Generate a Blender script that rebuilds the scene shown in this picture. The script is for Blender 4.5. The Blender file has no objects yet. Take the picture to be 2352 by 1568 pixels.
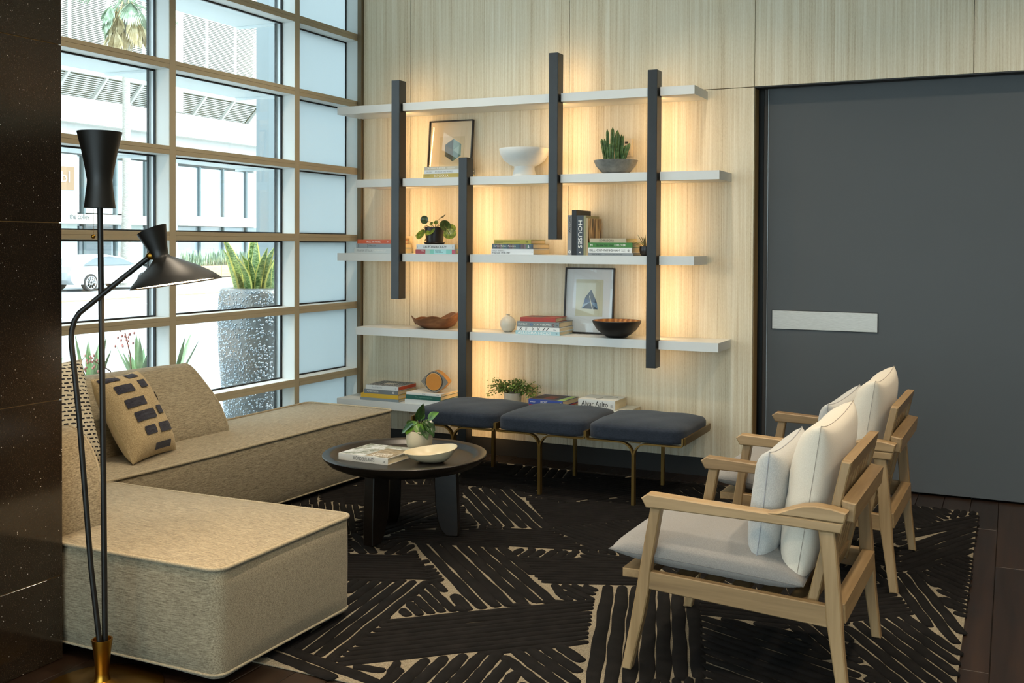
import bpy, math, random
import numpy as np
from mathutils import Matrix, Vector
random.seed(7)
SC = bpy.context.scene
COL = SC.collection
PI = math.pi
# ------------------------------------------------------------------ camera
def camera():
    yaw, pitch, roll = 0.445597905, -0.0157174898, -0.00449760456
    f = Vector((-math.sin(yaw)*math.cos(pitch), math.cos(yaw)*math.cos(pitch), math.sin(pitch)))
    r = Vector((math.cos(yaw), math.sin(yaw), 0))
    d = -(r.cross(f))
    c, s = math.cos(roll), math.sin(roll)
    R = c*r + s*d
    D = -s*r + c*d
    cd = bpy.data.cameras.new('camera')
    cd.sensor_width = 36.0
    cd.lens = 2407.887/2352*36
    cd.shift_y = -(784-596.996)/2352
    cd.clip_end = 500
    o = bpy.data.objects.new('camera', cd)
    COL.objects.link(o)
    m = Matrix.Identity(4)
    for i in range(3):
        m[i][0] = R[i]; m[i][1] = -D[i]; m[i][2] = -f[i]
    m[0][3], m[1][3], m[2][3] = 0, 0, 1.45
    o.matrix_world = m
    SC.camera = o
camera()
# ------------------------------------------------------------------ colour management
SC.view_settings.view_transform = 'Standard'
SC.view_settings.look = 'None'
SC.view_settings.exposure = 0.36
SC.view_settings.gamma = 1.0
SC.view_settings.use_curve_mapping = False
SC.cycles.max_bounces = 7; SC.cycles.diffuse_bounces = 4; SC.cycles.glossy_bounces = 3; SC.cycles.transparent_max_bounces = 10
SC.cycles.caustics_reflective = False; SC.cycles.caustics_refractive = False
# ------------------------------------------------------------------ world and sun
W = bpy.data.worlds.new('world'); SC.world = W
W.use_nodes = True
bg = W.node_tree.nodes['Background']
bg.inputs[0].default_value = (0.80, 0.92, 1.0, 1)
bg.inputs[1].default_value = 4.2
def sun():
    l = bpy.data.lights.new('sun', 'SUN'); l.energy = 4.2; l.angle = 0.02; l.color = (1.0, 0.95, 0.86)
    o = bpy.data.objects.new('sun', l); COL.objects.link(o)
    d = Vector((-0.62, -0.28, -0.73))
    o.rotation_euler = d.to_track_quat('-Z', 'Y').to_euler()
sun()
ADDED_DOWNLIGHT = 95.0      # watts of each unseen ceiling lamp added to brighten the room
LED = 66.0            # radiance of the shelf strips
# ------------------------------------------------------------------ materials
def srgb(h):
    h = h.lstrip('#')
    o = []
    for i in (0, 2, 4):
        v = int(h[i:i+2], 16)/255
        o.append(v/12.92 if v <= 0.04045 else ((v+0.055)/1.055)**2.4)
    return (*o, 1)
MATS = {}
class N:
    """small node helper"""
    def __init__(s, name):
        s.m = bpy.data.materials.new(name); s.m.use_nodes = True
        s.t = s.m.node_tree
        s.b = s.t.nodes['Principled BSDF']; s.out = s.t.nodes['Material Output']
    def n(s, typ, **kw):
        x = s.t.nodes.new(typ)
        for k, v in kw.items():
            if k.startswith('i_'): x.inputs[k[2:].replace('_', ' ')].default_value = v
            else: setattr(x, k, v)
        return x
    def l(s, a, b): s.t.links.new(a, b)
    def coords(s, scale=(1, 1, 1), rot=(0, 0, 0), kind='Object'):
        tc = s.n('ShaderNodeTexCoord'); mp = s.n('ShaderNodeMapping')
        mp.inputs['Scale'].default_value = scale; mp.inputs['Rotation'].default_value = rot
        s.l(tc.outputs[kind], mp.inputs[0]); return mp.outputs[0]
    def noise(s, vec, scale, detail=3, rough=0.55, dist=0.0):
        x = s.n('ShaderNodeTexNoise'); x.inputs['Scale'].default_value = scale
        x.inputs['Detail'].default_value = detail; x.inputs['Roughness'].default_value = rough
        x.inputs['Distortion'].default_value = dist
        s.l(vec, x.inputs['Vector']); return x.outputs['Fac']
    def ramp(s, fac, stops, interp='LINEAR'):
        x = s.n('ShaderNodeValToRGB'); x.color_ramp.interpolation = interp
        e = x.color_ramp.elements
        while len(e) < len(stops): e.new(0.5)
        for i, (p, c) in enumerate(stops):
            e[i].position = p; e[i].color = srgb(c) if isinstance(c, str) else (c, c, c, 1)
        s.l(fac, x.inputs[0]); return x.outputs[0]
    def mix(s, fac, a, b, typ='MIX'):
        x = s.n('ShaderNodeMix', data_type='RGBA', blend_type=typ)
        for sock, v in ((x.inputs[0], fac), (x.inputs[6], a), (x.inputs[7], b)):
            if hasattr(v, 'is_linked'): s.l(v, sock)
            elif isinstance(v, (int, float)): sock.default_value = v
            else: sock.default_value = srgb(v) if isinstance(v, str) else v
        return x.outputs[2]
    def math(s, op, a, b=0.5):
        x = s.n('ShaderNodeMath', operation=op)
        for sock, v in ((x.inputs[0], a), (x.inputs[1], b)):
            if hasattr(v, 'is_linked'): s.l(v, sock)
            else: sock.default_value = v
        return x.outputs[0]
    def bump(s, fac, strength=0.3, dist=0.002):
        x = s.n('ShaderNodeBump'); x.inputs['Strength'].default_value = strength; x.inputs['Distance'].default_value = dist
        s.l(fac, x.inputs['Height']); s.l(x.outputs[0], s.b.inputs['Normal'])
    def base(s, v, rough=0.5, metal=0.0, spec=0.5):
        if hasattr(v, 'is_linked'): s.l(v, s.b.inputs['Base Color'])
        else: s.b.inputs['Base Color'].default_value = srgb(v) if isinstance(v, str) else v
        s.b.inputs['Roughness'].default_value = rough; s.b.inputs['Metallic'].default_value = metal
        s.b.inputs['Specular IOR Level'].default_value = spec
        return s.m
def plain(name, col, rough=0.5, metal=0.0, spec=0.5, vary=0.0, scale=8, bump=0.0, bscale=200, bdist=0.001):
    """solid colour with a touch of procedural mottling"""
    if name in MATS: return MATS[name]
    k = N(name)
    if vary or bump:
        v = k.coords()
    if vary:
        n_ = k.noise(v, scale, 4)
        c = srgb(col)
        lo = tuple(x*(1-vary) for x in c[:3]) + (1,); hi = tuple(min(1, x*(1+vary)) for x in c[:3]) + (1,)
        k.base(k.mix(n_, lo, hi), rough, metal, spec)
    else:
        k.base(col, rough, metal, spec)
    if bump:
        k.bump(k.noise(v, bscale, 2), bump, bdist)
    MATS[name] = k.m
    return k.m
def wood(name, dark, mid, light, axis=2, rough=0.45, fine=70, coarse=9, stretch=0.05, spec=0.4, bump=0.15):
    if name in MATS: return MATS[name]
    k = N(name)
    sc = [1, 1, 1]; sc[axis] = stretch
    v = k.coords(tuple(sc))
    a = k.noise(v, coarse, 4, 0.6, 0.3); b = k.noise(v, fine, 3, 0.6)
    f = k.math('ADD', k.math('MULTIPLY', a, 0.65), k.math('MULTIPLY', b, 0.35))
    col = k.ramp(f, [(0.30, dark), (0.5, mid), (0.70, light)])
    k.base(col, rough, 0, spec)
    if bump: k.bump(b, bump, 0.001)
    MATS[name] = k.m
    return k.m
def fabric(name, c1, c2, axis=0, rough=0.95, fine=900, coarse=60, stretch=0.12, bump=0.5):
    """woven cloth: short slubs along one axis"""
    if name in MATS: return MATS[name]
    k = N(name)
    sc = [1, 1, 1]; sc[axis] = stretch
    v = k.coords(tuple(sc)); v2 = k.coords()
    a = k.noise(v, fine*0.35, 2, 0.7); b = k.noise(v2, coarse, 3)
    c = k.noise(v2, fine, 2)
    f = k.math('ADD', k.math('MULTIPLY', a, 0.7), k.math('MULTIPLY', b, 0.3))
    k.base(k.ramp(f, [(0.32, c1), (0.68, c2)]), rough, 0, 0.2)
    k.b.inputs['Sheen Weight'].default_value = 0.15
    k.bump(k.math('ADD', k.math('MULTIPLY', a, 0.6), k.math('MULTIPLY', c, 0.4)), bump, 0.0015)
    MATS[name] = k.m
    return k.m
def emit(name, col, strength):
    if name in MATS: return MATS[name]
    k = N(name); k.base('#000000', 0.5)
    k.b.inputs['Emission Color'].default_value = col; k.b.inputs['Emission Strength'].default_value = strength
    MATS[name] = k.m
    return k.m
def glass(name, tint=(0.93, 0.98, 0.98, 1), ior=1.45, gloss=1.0):
    if name in MATS: return MATS[name]
    k = N(name); k.t.nodes.remove(k.b)
    tr = k.n('ShaderNodeBsdfTransparent'); tr.inputs[0].default_value = tint
    gl = k.n('ShaderNodeBsdfGlossy'); gl.inputs['Roughness'].default_value = 0.0
    gl.inputs[0].default_value = (gloss, gloss, gloss, 1)
    lw = k.n('ShaderNodeLayerWeight'); lw.inputs[0].default_value = 0.5
    fr = k.math('ADD', k.math('MULTIPLY', k.math('POWER', lw.outputs['Facing'], 5.0), 0.9), ((ior-1)/(ior+1))**2*1.2)
    mx = k.n('ShaderNodeMixShader')
    k.l(fr, mx.inputs[0]); k.l(tr.outputs[0], mx.inputs[1]); k.l(gl.outputs[0], mx.inputs[2])
    k.l(mx.outputs[0], k.out.inputs[0])
    MATS[name] = k.m
    return k.m
# ------------------------------------------------------------------ geometry builder
class G:
    def __init__(s): s.v = []; s.f = []
    def add(s, vs, fs):
        o = len(s.v); s.v += [tuple(p) for p in vs]; s.f += [tuple(i+o for i in q) for q in fs]; return s
    def box(s, x0, x1, y0, y1, z0, z1, b=0.0):
        if b <= 0:
            P = [(x, y, z) for z in (z0, z1) for y in (y0, y1) for x in (x0, x1)]
            return s.add(P, [(0, 2, 3, 1), (4, 5, 7, 6), (0, 1, 5, 4), (2, 6, 7, 3), (0, 4, 6, 2), (1, 3, 7, 5)])
        b = min(b, (x1-x0)/2.01, (y1-y0)/2.01, (z1-z0)/2.01)
        X = (x0, x1); Y = (y0, y1); Z = (z0, z1); V = []; idx = {}
        for i in (0, 1):
            for j in (0, 1):
                for k in (0, 1):
                    ix = X[i]+(b if i == 0 else -b); iy = Y[j]+(b if j == 0 else -b); iz = Z[k]+(b if k == 0 else -b)
                    idx[i, j, k, 0] = len(V); V.append((X[i], iy, iz))
                    idx[i, j, k, 1] = len(V); V.append((ix, Y[j], iz))
                    idx[i, j, k, 2] = len(V); V.append((ix, iy, Z[k]))
        F = []
        def q(*a): F.append(tuple(idx[t] for t in a))
        for i in (0, 1):
            c = [(i, 0, 0, 0), (i, 1, 0, 0), (i, 1, 1, 0), (i, 0, 1, 0)]; q(*(c if i else c[::-1]))
            c = [(0, i, 0, 1), (0, i, 1, 1), (1, i, 1, 1), (1, i, 0, 1)]; q(*(c if i else c[::-1]))
            c = [(0, 0, i, 2), (1, 0, i, 2), (1, 1, i, 2), (0, 1, i, 2)]; q(*(c if i else c[::-1]))
        for i in (0, 1):
            for j in (0, 1):
                c = [(i, j, 0, 0), (i, j, 1, 0), (i, j, 1, 1), (i, j, 0, 1)]; q(*(c if i != j else c[::-1]))
                c = [(0, i, j, 1), (0, i, j, 2), (1, i, j, 2), (1, i, j, 1)]; q(*(c if i != j else c[::-1]))
                c = [(i, 0, j, 2), (i, 0, j, 0), (i, 1, j, 0), (i, 1, j, 2)]; q(*(c if i != j else c[::-1]))
                for k in (0, 1):
                    c = [(i, j, k, 0), (i, j, k, 1), (i, j, k, 2)]; q(*(c if (i+j+k) % 2 else c[::-1]))
        return s.add(V, F)
    def prism(s, poly, d0, d1, axis='y', b=0.0):
        """polygon extruded along an axis; poly gives (x,z) for y, (y,z) for x, (x,y) for z; b chamfers both ends"""
        def P(p, d):
            return {'y': (p[0], d, p[1]), 'x': (d, p[0], p[1]), 'z': (p[0], p[1], d)}[axis]
        n = len(poly)
        ar = sum(poly[i][0]*poly[(i+1) % n][1]-poly[(i+1) % n][0]*poly[i][1] for i in range(n))
        if (ar < 0) != (axis == 'y'): poly = poly[::-1]
        def inset(pl, t):
            out = []
            for i in range(n):
                a, p, c = pl[i-1], pl[i], pl[(i+1) % n]
                e1 = Vector((p[0]-a[0], p[1]-a[1])).normalized(); e2 = Vector((c[0]-p[0], c[1]-p[1])).normalized()
                sg = -1 if axis == 'y' else 1
                n1 = Vector((-e1.y, e1.x))*sg; n2 = Vector((-e2.y, e2.x))*sg
                m = n1+n2; dn = max(0.35, 1+n1.dot(n2)); m = m/dn
                out.append((p[0]+m.x*t, p[1]+m.y*t))
            return out
        if b > 0:
            sgn = 1 if d1 > d0 else -1
            ins = inset(poly, b)
            layers = [(ins, d0), (poly, d0+sgn*b), (poly, d1-sgn*b), (ins, d1)]
        else: layers = [(poly, d0), (poly, d1)]
        V = []
        for pl, d in layers: V += [P(p, d) for p in pl]
        F = [tuple(range(n))[::-1], tuple(range((len(layers)-1)*n, len(layers)*n))]
        for L in range(len(layers)-1):
            for i in range(n):
                j = (i+1) % n; F.append((L*n+i, L*n+j, L*n+n+j, L*n+n+i))
        if d1 < d0: F = [q[::-1] for q in F]
        return s.add(V, F)
    def loft(s, rings, closed=True, cap0=True, cap1=True):
        n = len(rings[0]); V = [p for r in rings for p in r]; F = []
        for a in range(len(rings)-1):
            for i in range(n if closed else n-1):
                j = (i+1) % n; F.append((a*n+i, a*n+j, a*n+n+j, a*n+n+i))
        if cap0: F.append(tuple(range(n))[::-1])
        if cap1: F.append(tuple(range((len(rings)-1)*n, len(rings)*n)))
        return s.add(V, F)
    def lathe(s, prof, n=32, c=(0, 0, 0), cap0=True, cap1=True):
        return s.loft([[(c[0]+r*math.cos(2*PI*i/n), c[1]+r*math.sin(2*PI*i/n), c[2]+z) for i in range(n)] for r, z in prof], True, cap0, cap1)
    def tube(s, path, r, n=8, closed=False, cap=True):
        P = [Vector(p) for p in path]; m = len(P); rings = []
        up = None
        for i, p in enumerate(P):
            if closed: t = (P[(i+1) % m]-P[i-1])
            else: t = P[min(i+1, m-1)]-P[max(i-1, 0)]
            t.normalize()
            if up is None:
                a = Vector((0, 0, 1)) if abs(t.z) < 0.9 else Vector((1, 0, 0))
                up = (a-t*a.dot(t)).normalized()
            else: up = (up-t*up.dot(t)).normalized()
            w = t.cross(up); rr = r[i] if isinstance(r, (list, tuple)) else r
            rings.append([tuple(p+(up*math.cos(2*PI*k/n)+w*math.sin(2*PI*k/n))*rr) for k in range(n)])
        if closed:
            rings.append(rings[0]); return s.loft(rings, True, False, False)
        return s.loft(rings, True, cap, cap)
    def sphere(s, c, r, n=16, m=10, sc=(1, 1, 1)):
        rings = []
        for j in range(1, m):
            a = -PI/2+PI*j/m
            rings.append([(c[0]+r*sc[0]*math.cos(a)*math.cos(2*PI*i/n), c[1]+r*sc[1]*math.cos(a)*math.sin(2*PI*i/n), c[2]+r*sc[2]*math.sin(a)) for i in range(n)])
        return s.loft(rings)
    def quad(s, a, b, c, d): return s.add([a, b, c, d], [(0, 1, 2, 3)])
    def grid(s, fn, nu, nv):
        V = [fn(i/nu, j/nv) for j in range(nv+1) for i in range(nu+1)]
        F = [(j*(nu+1)+i, j*(nu+1)+i+1, (j+1)*(nu+1)+i+1, (j+1)*(nu+1)+i) for j in range(nv) for i in range(nu)]
        return s.add(V, F)
    def superbox(s, c, a, n=6.0, res=10, fn=None):
        """cushion-like block: half sizes a, exponent n"""
        for ax in range(3):
            for sg in (-1, 1):
                def P(u, v):
                    d = [0, 0, 0]; d[ax] = sg
                    d[(ax+1) % 3] = math.tan((u*2-1)*PI/4)*1.0; d[(ax+2) % 3] = math.tan((v*2-1)*PI/4)*sg
                    r = sum(abs(x)**n for x in d)**(-1/n)
                    p = [c[i]+d[i]*r*a[i] for i in range(3)]
                    return fn(*p) if fn else tuple(p)
                s.grid(P, res, res)
        return s
    def xf(s, m):
        s.v = [tuple(m @ Vector(p)) for p in s.v]; return s
    def mesh(s, name, mat, smooth=False, angle=40, weld=False):
        me = bpy.data.meshes.new(name); me.from_pydata(s.v, [], s.f)
        if weld:
            import bmesh
            b = bmesh.new(); b.from_mesh(me); bmesh.ops.remove_doubles(b, verts=b.verts, dist=1e-5)
            bmesh.ops.recalc_face_normals(b, faces=b.faces); b.to_mesh(me); b.free()
        for mm in (mat if isinstance(mat, (list, tuple)) else [mat]): me.materials.append(mm)
        if smooth:
            me.polygons.foreach_set('use_smooth', [True]*len(me.polygons))
            if angle < 180: me.set_sharp_from_angle(angle=math.radians(angle))
        me.update()
        return me
    def build(s, name, mat, parent=None, smooth=False, angle=40, loc=None, weld=False, **tags):
        return link(name, s.mesh(name, mat, smooth, angle, weld), parent, loc, **tags)
def link(name, me, parent=None, loc=None, label=None, cat=None, group=None, kind=None):
    o = bpy.data.objects.new(name, me); COL.objects.link(o)
    if parent: o.parent = parent
    if loc: o.location = loc
    return tag(o, label, cat, group, kind)
def tag(o, label=None, cat=None, group=None, kind=None):
    if label: o['label'] = label
    if cat: o['category'] = cat
    if group: o['group'] = group
    if kind: o['kind'] = kind
    return o
def thing(name, label, cat, loc=(0, 0, 0), rotz=0.0, group=None, kind=None):
    o = bpy.data.objects.new(name, None); COL.objects.link(o)
    o.empty_display_size = 0.1
    o.location = loc; o.rotation_euler = (0, 0, rotz)
    return tag(o, label, cat, group, kind)
def copy_tree(o, parent=None, loc=None, rotz=None, label=None):
    c = o.copy(); COL.objects.link(c); c.parent = parent
    if loc: c.location = loc
    if rotz is not None: c.rotation_euler = (0, 0, rotz)
    if label: c['label'] = label
    for ch in list(o.children): copy_tree(ch, c)
    return c
def lettering(txt, mat, parent, M, height=None, width=None, bold=0.0, space=1.0, name='lettering', align='LEFT', shear=0.0, mirror=False):
    """flat print: text mesh in local XY of M, fitted to height (cap) and width"""
    cu = bpy.data.curves.new('t', 'FONT'); cu.body = txt; cu.size = 1.0; cu.offset = bold; cu.space_character = space; cu.shear = shear
    cu.resolution_u = 3
    o = bpy.data.objects.new('t', cu)
    me = bpy.data.meshes.new_from_object(o)
    bpy.data.objects.remove(o); bpy.data.curves.remove(cu)
    n = len(me.vertices); co = np.empty(n*3); me.vertices.foreach_get('co', co); co = co.reshape(-1, 3)
    mn, mx = co.min(0), co.max(0)
    sx = sy = 1.0
    if height: sy = sx = height/max(1e-6, mx[1]-mn[1])
    if width: sx = width/max(1e-6, mx[0]-mn[0]); sy = sy if height else sx
    co[:, 0] = (co[:, 0]-mn[0])*sx; co[:, 1] = (co[:, 1]-mn[1])*sy
    if align == 'CENTER': co[:, 0] -= (mx[0]-mn[0])*sx/2
    if mirror: co[:, 0] *= -1
    Mn = np.array(M); co = co @ Mn[:3, :3].T+Mn[:3, 3]
    me.vertices.foreach_set('co', co.ravel()); me.name = name
    me.materials.append(mat); me.update()
    return link(name, me, parent)
def frame(o, x, y):
    """matrix with origin o, text right x and text up y"""
    x = Vector(x).normalized(); y = Vector(y).normalized(); z = x.cross(y)
    return Matrix(((x.x, y.x, z.x, o[0]), (x.y, y.y, z.y, o[1]), (x.z, y.z, z.z, o[2]), (0, 0, 0, 1)))
def rrect(x0, x1, y0, y1, r, n=5):
    out = []
    for cx, cy, a in ((x1-r, y0+r, -PI/2), (x1-r, y1-r, 0), (x0+r, y1-r, PI/2), (x0+r, y0+r, PI)):
        out += [(cx+r*math.cos(a+PI/2*i/n), cy+r*math.sin(a+PI/2*i/n)) for i in range(n+1)]
    return out
def pillow(w, h, t, n=18, pinch=0.06, p=4, q=0.62, ear=0.0, wr=0.0, seed=0, fb=(1.0, 1.0)):
    """pillow in local x (width) z (height), thickness along y, centred"""
    rnd = random.Random(seed); ph = [rnd.uniform(0, 6.28) for _ in range(8)]
    g = G()
    for sg in (-1, 1):
        def P(u, v):
            a, b = u*2-1, v*2-1
            a = math.copysign(1-(1-abs(a))**1.4, a); b = math.copysign(1-(1-abs(b))**1.4, b)
            x = w/2*a*(1-pinch*(1-b*b)*abs(a)); z = h/2*b*(1-pinch*(1-a*a)*abs(b))+ear*abs(a)**3*max(b, 0)
            th = t/2*(max(0, 1-abs(a)**p)*max(0, 1-abs(b)**p))**q
            th *= 1+wr*(math.sin(7*a+ph[0]+2*b)*math.sin(5*b+ph[1])+0.5*math.sin(11*b+ph[2]-4*a))
            return (x, sg*th*(fb[1] if sg > 0 else fb[0]), z)
        g.grid(P if sg < 0 else (lambda u, v: P(1-u, v)), n, n)
    return g
def pillow_edge(w, h, pinch=0.06, ear=0.0, n=18):
    out = []
    def E(a, b): return (w/2*a*(1-pinch*(1-b*b)*abs(a)), 0, h/2*b*(1-pinch*(1-a*a)*abs(b))+ear*abs(a)**3*max(b, 0))
    for i in range(n): out.append(E(-1+2*i/n, -1))
    for i in range(n): out.append(E(1, -1+2*i/n))
    for i in range(n): out.append(E(1-2*i/n, 1))
    for i in range(n): out.append(E(-1, 1-2*i/n))
    return out
# ================================================================== the room
Y_W = 6.41            # face of the panelled back wall
X_G = -4.30           # inner face of the window mullions
# ---- materials of the setting
def m_panel():
    k = N('figured_pale_veneer')
    v = k.coords((1, 1, 0.010)); v2 = k.coords((1, 1, 0.30), (0, 0.55, 0)); v3 = k.coords()
    a = k.noise(v, 22, 3, 0.6, 0.15); b = k.noise(v, 120, 3, 0.65); c = k.noise(v2, 260, 2, 0.6)
    f = k.math('ADD', k.math('MULTIPLY', a, 0.40), k.math('ADD', k.math('MULTIPLY', b, 0.44), k.math('MULTIPLY', c, 0.16)))
    col = k.ramp(f, [(0.36, '#bca98a'), (0.46, '#d4c7aa'), (0.56, '#dfd5bd'), (0.66, '#eae3d0')])
    k.base(col, 0.55, 0, 0.3); k.bump(c, 0.08, 0.0006)
    return k.m
M_PANEL = m_panel()
M_PANEL_EDGE = wood('veneer_edge', '#8a6f45', '#a5875a', '#b89a6c', 2)
M_DARK = plain('dark_bronze', '#17140f', 0.5)
M_KICK = plain('dark_kick', '#3c3b36', 0.6, vary=0.1)
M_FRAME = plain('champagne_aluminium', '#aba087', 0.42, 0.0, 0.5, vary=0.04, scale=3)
M_FRAME_LIT = plain('daylit_frame_side', '#dfe3e1', 0.5, 0, 0.4)  # frame sides paler than the fronts: their daylight is put into the colour
M_GASKET = plain('black_gasket', '#0c0d0e', 0.6)
M_ALU = plain('outer_aluminium', '#c9cdcd', 0.4, 0.3)
M_GLASS = glass('window_glass')
M_DOOR = plain('charcoal_door_laminate', '#4d5052', 0.55, 0, 0.4, vary=0.05, scale=2, bump=0.05, bscale=500)
def m_frost():
    k = N('frosted_glass'); k.t.nodes.remove(k.b)
    a = k.n('ShaderNodeBsdfTranslucent'); a.inputs[0].default_value = (0.57, 0.635, 0.645, 1)
    d = k.n('ShaderNodeBsdfDiffuse'); d.inputs[0].default_value = (0.6, 0.67, 0.69, 1)
    g = k.n('ShaderNodeBsdfGlossy'); g.inputs['Roughness'].default_value = 0.25
    m = k.n('ShaderNodeMixShader'); m.inputs[0].default_value = 0.15
    m2 = k.n('ShaderNodeMixShader'); m2.inputs[0].default_value = 0.05
    k.l(a.outputs[0], m.inputs[1]); k.l(d.outputs[0], m.inputs[2]); k.l(m.outputs[0], m2.inputs[1]); k.l(g.outputs[0], m2.inputs[2])
    k.l(m2.outputs[0], k.out.inputs[0]); return k.m
M_FROST = m_frost()
def m_granite():
    k = N('sparkling_black_granite'); v = k.coords()
    n1 = k.noise(v, 240, 2); n2 = k.noise(v, 4, 3)
    vo = k.n('ShaderNodeTexVoronoi'); vo.inputs['Scale'].default_value = 46; k.l(v, vo.inputs['Vector'])
    sep = k.n('ShaderNodeSeparateColor'); k.l(vo.outputs['Color'], sep.inputs[0])
    rare = k.math('GREATER_THAN', sep.outputs[0], 0.90); near = k.math('LESS_THAN', vo.outputs['Distance'], 0.13)
    vs = k.n('ShaderNodeTexVoronoi'); vs.inputs['Scale'].default_value = 150; k.l(v, vs.inputs['Vector'])
    sp2 = k.n('ShaderNodeSeparateColor'); k.l(vs.outputs['Color'], sp2.inputs[0])
    rare2 = k.math('GREATER_THAN', sp2.outputs[1], 0.955); near2 = k.math('LESS_THAN', vs.outputs['Distance'], 0.2)
    fl = k.math('MAXIMUM', k.math('MULTIPLY', rare, near), k.math('MULTIPLY', k.math('MULTIPLY', rare2, near2), 0.55))
    body = k.ramp(n1, [(0.3, '#1a140e'), (0.55, '#2a2118'), (0.8, '#3d3124')])
    k.base(k.mix(fl, body, '#f4f2ea'), 0.12, 0, 0.6)
    return k.m
M_GRANITE = m_granite()
def m_plank():
    k = N('dark_oak_floor'); v = k.coords((1, 0.06, 1)); v3 = k.coords()
    a = k.noise(v, 14, 4, 0.6, 0.4); b = k.noise(v, 90, 2)
    inf = k.n('ShaderNodeObjectInfo')
    f = k.math('ADD', k.math('MULTIPLY', a, 0.6), k.math('ADD', k.math('MULTIPLY', b, 0.2), k.math('MULTIPLY', inf.outputs['Random'], 0.2)))
    k.base(k.ramp(f, [(0.3, '#170f09'), (0.5, '#281b12'), (0.7, '#37271a')]), 0.32, 0, 0.45); k.bump(b, 0.1, 0.0008)
    return k.m
M_PLANK = m_plank()
M_CEIL = plain('ceiling_white', '#d9d4c8', 0.9)
M_WALLPAINT = plain('warm_grey_wall', '#a39a8b', 0.9, vary=0.04)
# ---- floor: sub-floor and planks laid along y
floor = G().box(-4.42, 4.5, -4.0, 6.75, -0.12, -0.014).build('floor', plain('floor_joint', '#0b0806', 0.8), kind='structure')
def planks():
    w = 0.141; x = -0.056-w*26; i = 0
    rnd = random.Random(3); ms = {}
    while x < 2.2:
        cuts = [-0.8]
        y = -0.8+rnd.uniform(0.5, 1.9)
        while y < 6.5: cuts.append(y); y += rnd.uniform(1.2, 2.3)
        cuts.append(6.6)
        for a, b in zip(cuts[:-1], cuts[1:]):
            if x+w < -4.3: continue
            G().box(0.0012, w-0.0012, a+0.001, b-0.001, -0.0139, 0.0, 0.0015).build('plank', M_PLANK, floor, loc=(x, 0, 0))
        x += w
planks()
# ---- back wall with veneer panels
wall_back = G().box(-4.42, -1.47, Y_W+0.02, 6.75, 0, 3.9).box(-1.47, 4.5, 6.60, 6.75, 0, 3.9).box(-1.47, 4.5, Y_W+0.02, 6.60, 2.42, 3.9) \
    .build('wall_back', M_DARK, kind='structure')
seams = [-4.262, -3.867, -2.649, -1.4295, -0.208, 1.01, 2.23, 3.45]
for a, b in zip(seams[:-1], seams[1:]):
    G().box(a+0.0015, b-0.0015, Y_W, Y_W+0.019, 2.4125, 3.85, 0.0012).build('panel', M_PANEL, wall_back)
    if b < -1.4:
        G().box(a+0.0015, b-0.0015, Y_W, Y_W+0.019, 0.118, 2.4085, 0.0012).build('panel', M_PANEL, wall_back)
G().box(-1.4690, -1.4285, Y_W+0.0195, 6.53, 0.118, 2.41).build('panel_return', M_PANEL_EDGE, wall_back)
G().box(-1.43, 4.4, Y_W+0.0005, 6.50, 2.405, 2.4120).build('head_return', M_DARK, wall_back)
# recess kick under the panels
G().box(-4.30, -1.4295, Y_W+0.03, Y_W+0.06, 0, 0.117).build('baseboard_back', M_KICK, kind='structure')
# corner trim beside the window
G().box(-4.299, -4.264, 6.385, Y_W+0.018, 0.0, 3.9, 0.002).build('trim_1', plain('bronze_trim', '#6d6047', 0.45), kind='structure')
# ---- sliding door
door = thing('door_1', 'wide charcoal sliding door with a flush metal pull plate', 'door', (-1.363, 6.51, 0), kind='structure')
G().box(0.0, 2.75, 0.0, 0.045, 0.012, 2.44, 0.002).build('leaf', M_DOOR, door)
G().box(-0.004, 0.0, -0.002, 0.045, 0.012, 2.44).build('edge_strip', plain('door_edge', '#8b8f90', 0.35, 0.6), door)
G().box(-0.030, -0.0045, 0.006, 0.05, 0.0, 2.44, 0.003).build('jamb_strip', plain('door_jamb', '#2e261d', 0.5), door)
pp = thing('pull_plate', None, None); pp.parent = door
G().box(0.0285, 0.6505, -0.0045, -0.0005, 0.9315, 1.0505).build('plate_border', M_GASKET, pp)
k_ = N('brushed_pull_metal'); vb_ = k_.coords((1, 1, 20)); k_.base(k_.ramp(k_.noise(vb_, 30, 2), [(0.3, '#a8a39a'), (0.7, '#bcb8b0')]), 0.4, 0.55)
G().box(0.032, 0.647, -0.0062, -0.0046, 0.935, 1.047, 0.0008).build('plate_face', k_.m, pp)
# ---- ceiling and the rest of the lobby (out of frame)
ceiling = G().box(-4.42, 4.5, -4.0, 6.75, 3.62, 3.75).build('ceiling', M_CEIL, kind='structure')
G().box(4.4, 4.5, -4.0, 6.6, 0, 3.62).build('wall_right', M_WALLPAINT, kind='structure')
wr = G().box(-4.42, -3.4, -4.0, -3.9, 0, 3.62).box(3.6, 4.4, -4.0, -3.9, 0, 3.62).box(-3.4, 3.6, -4.0, -3.9, 3.25, 3.62).build('wall_rear', M_WALLPAINT, kind='structure')
w4 = thing('window_4', 'wide glazed street front behind the viewer', 'window', (0, -3.95, 0), kind='structure')
for i in range(7):
    x = -3.4+i*7/6
    G().box(x-0.03, x+0.03, -0.05, 0.05, 0, 3.25, 0.003).build('mullion', M_FRAME, w4)
    if i < 6:
        for z0, z1 in ((0.05, 1.1), (1.15, 2.2), (2.25, 3.22)):
            G().box(x+0.03, x+7/6-0.03, -0.004, 0.004, z0, z1).build('pane', M_GLASS, w4)
        for z in (0.0, 1.1, 2.2, 3.22):
            G().box(x+0.03, x+7/6-0.03, -0.04, 0.04, z, z+0.05 if z < 3 else z+0.03).build('transom', M_FRAME, w4)
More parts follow.
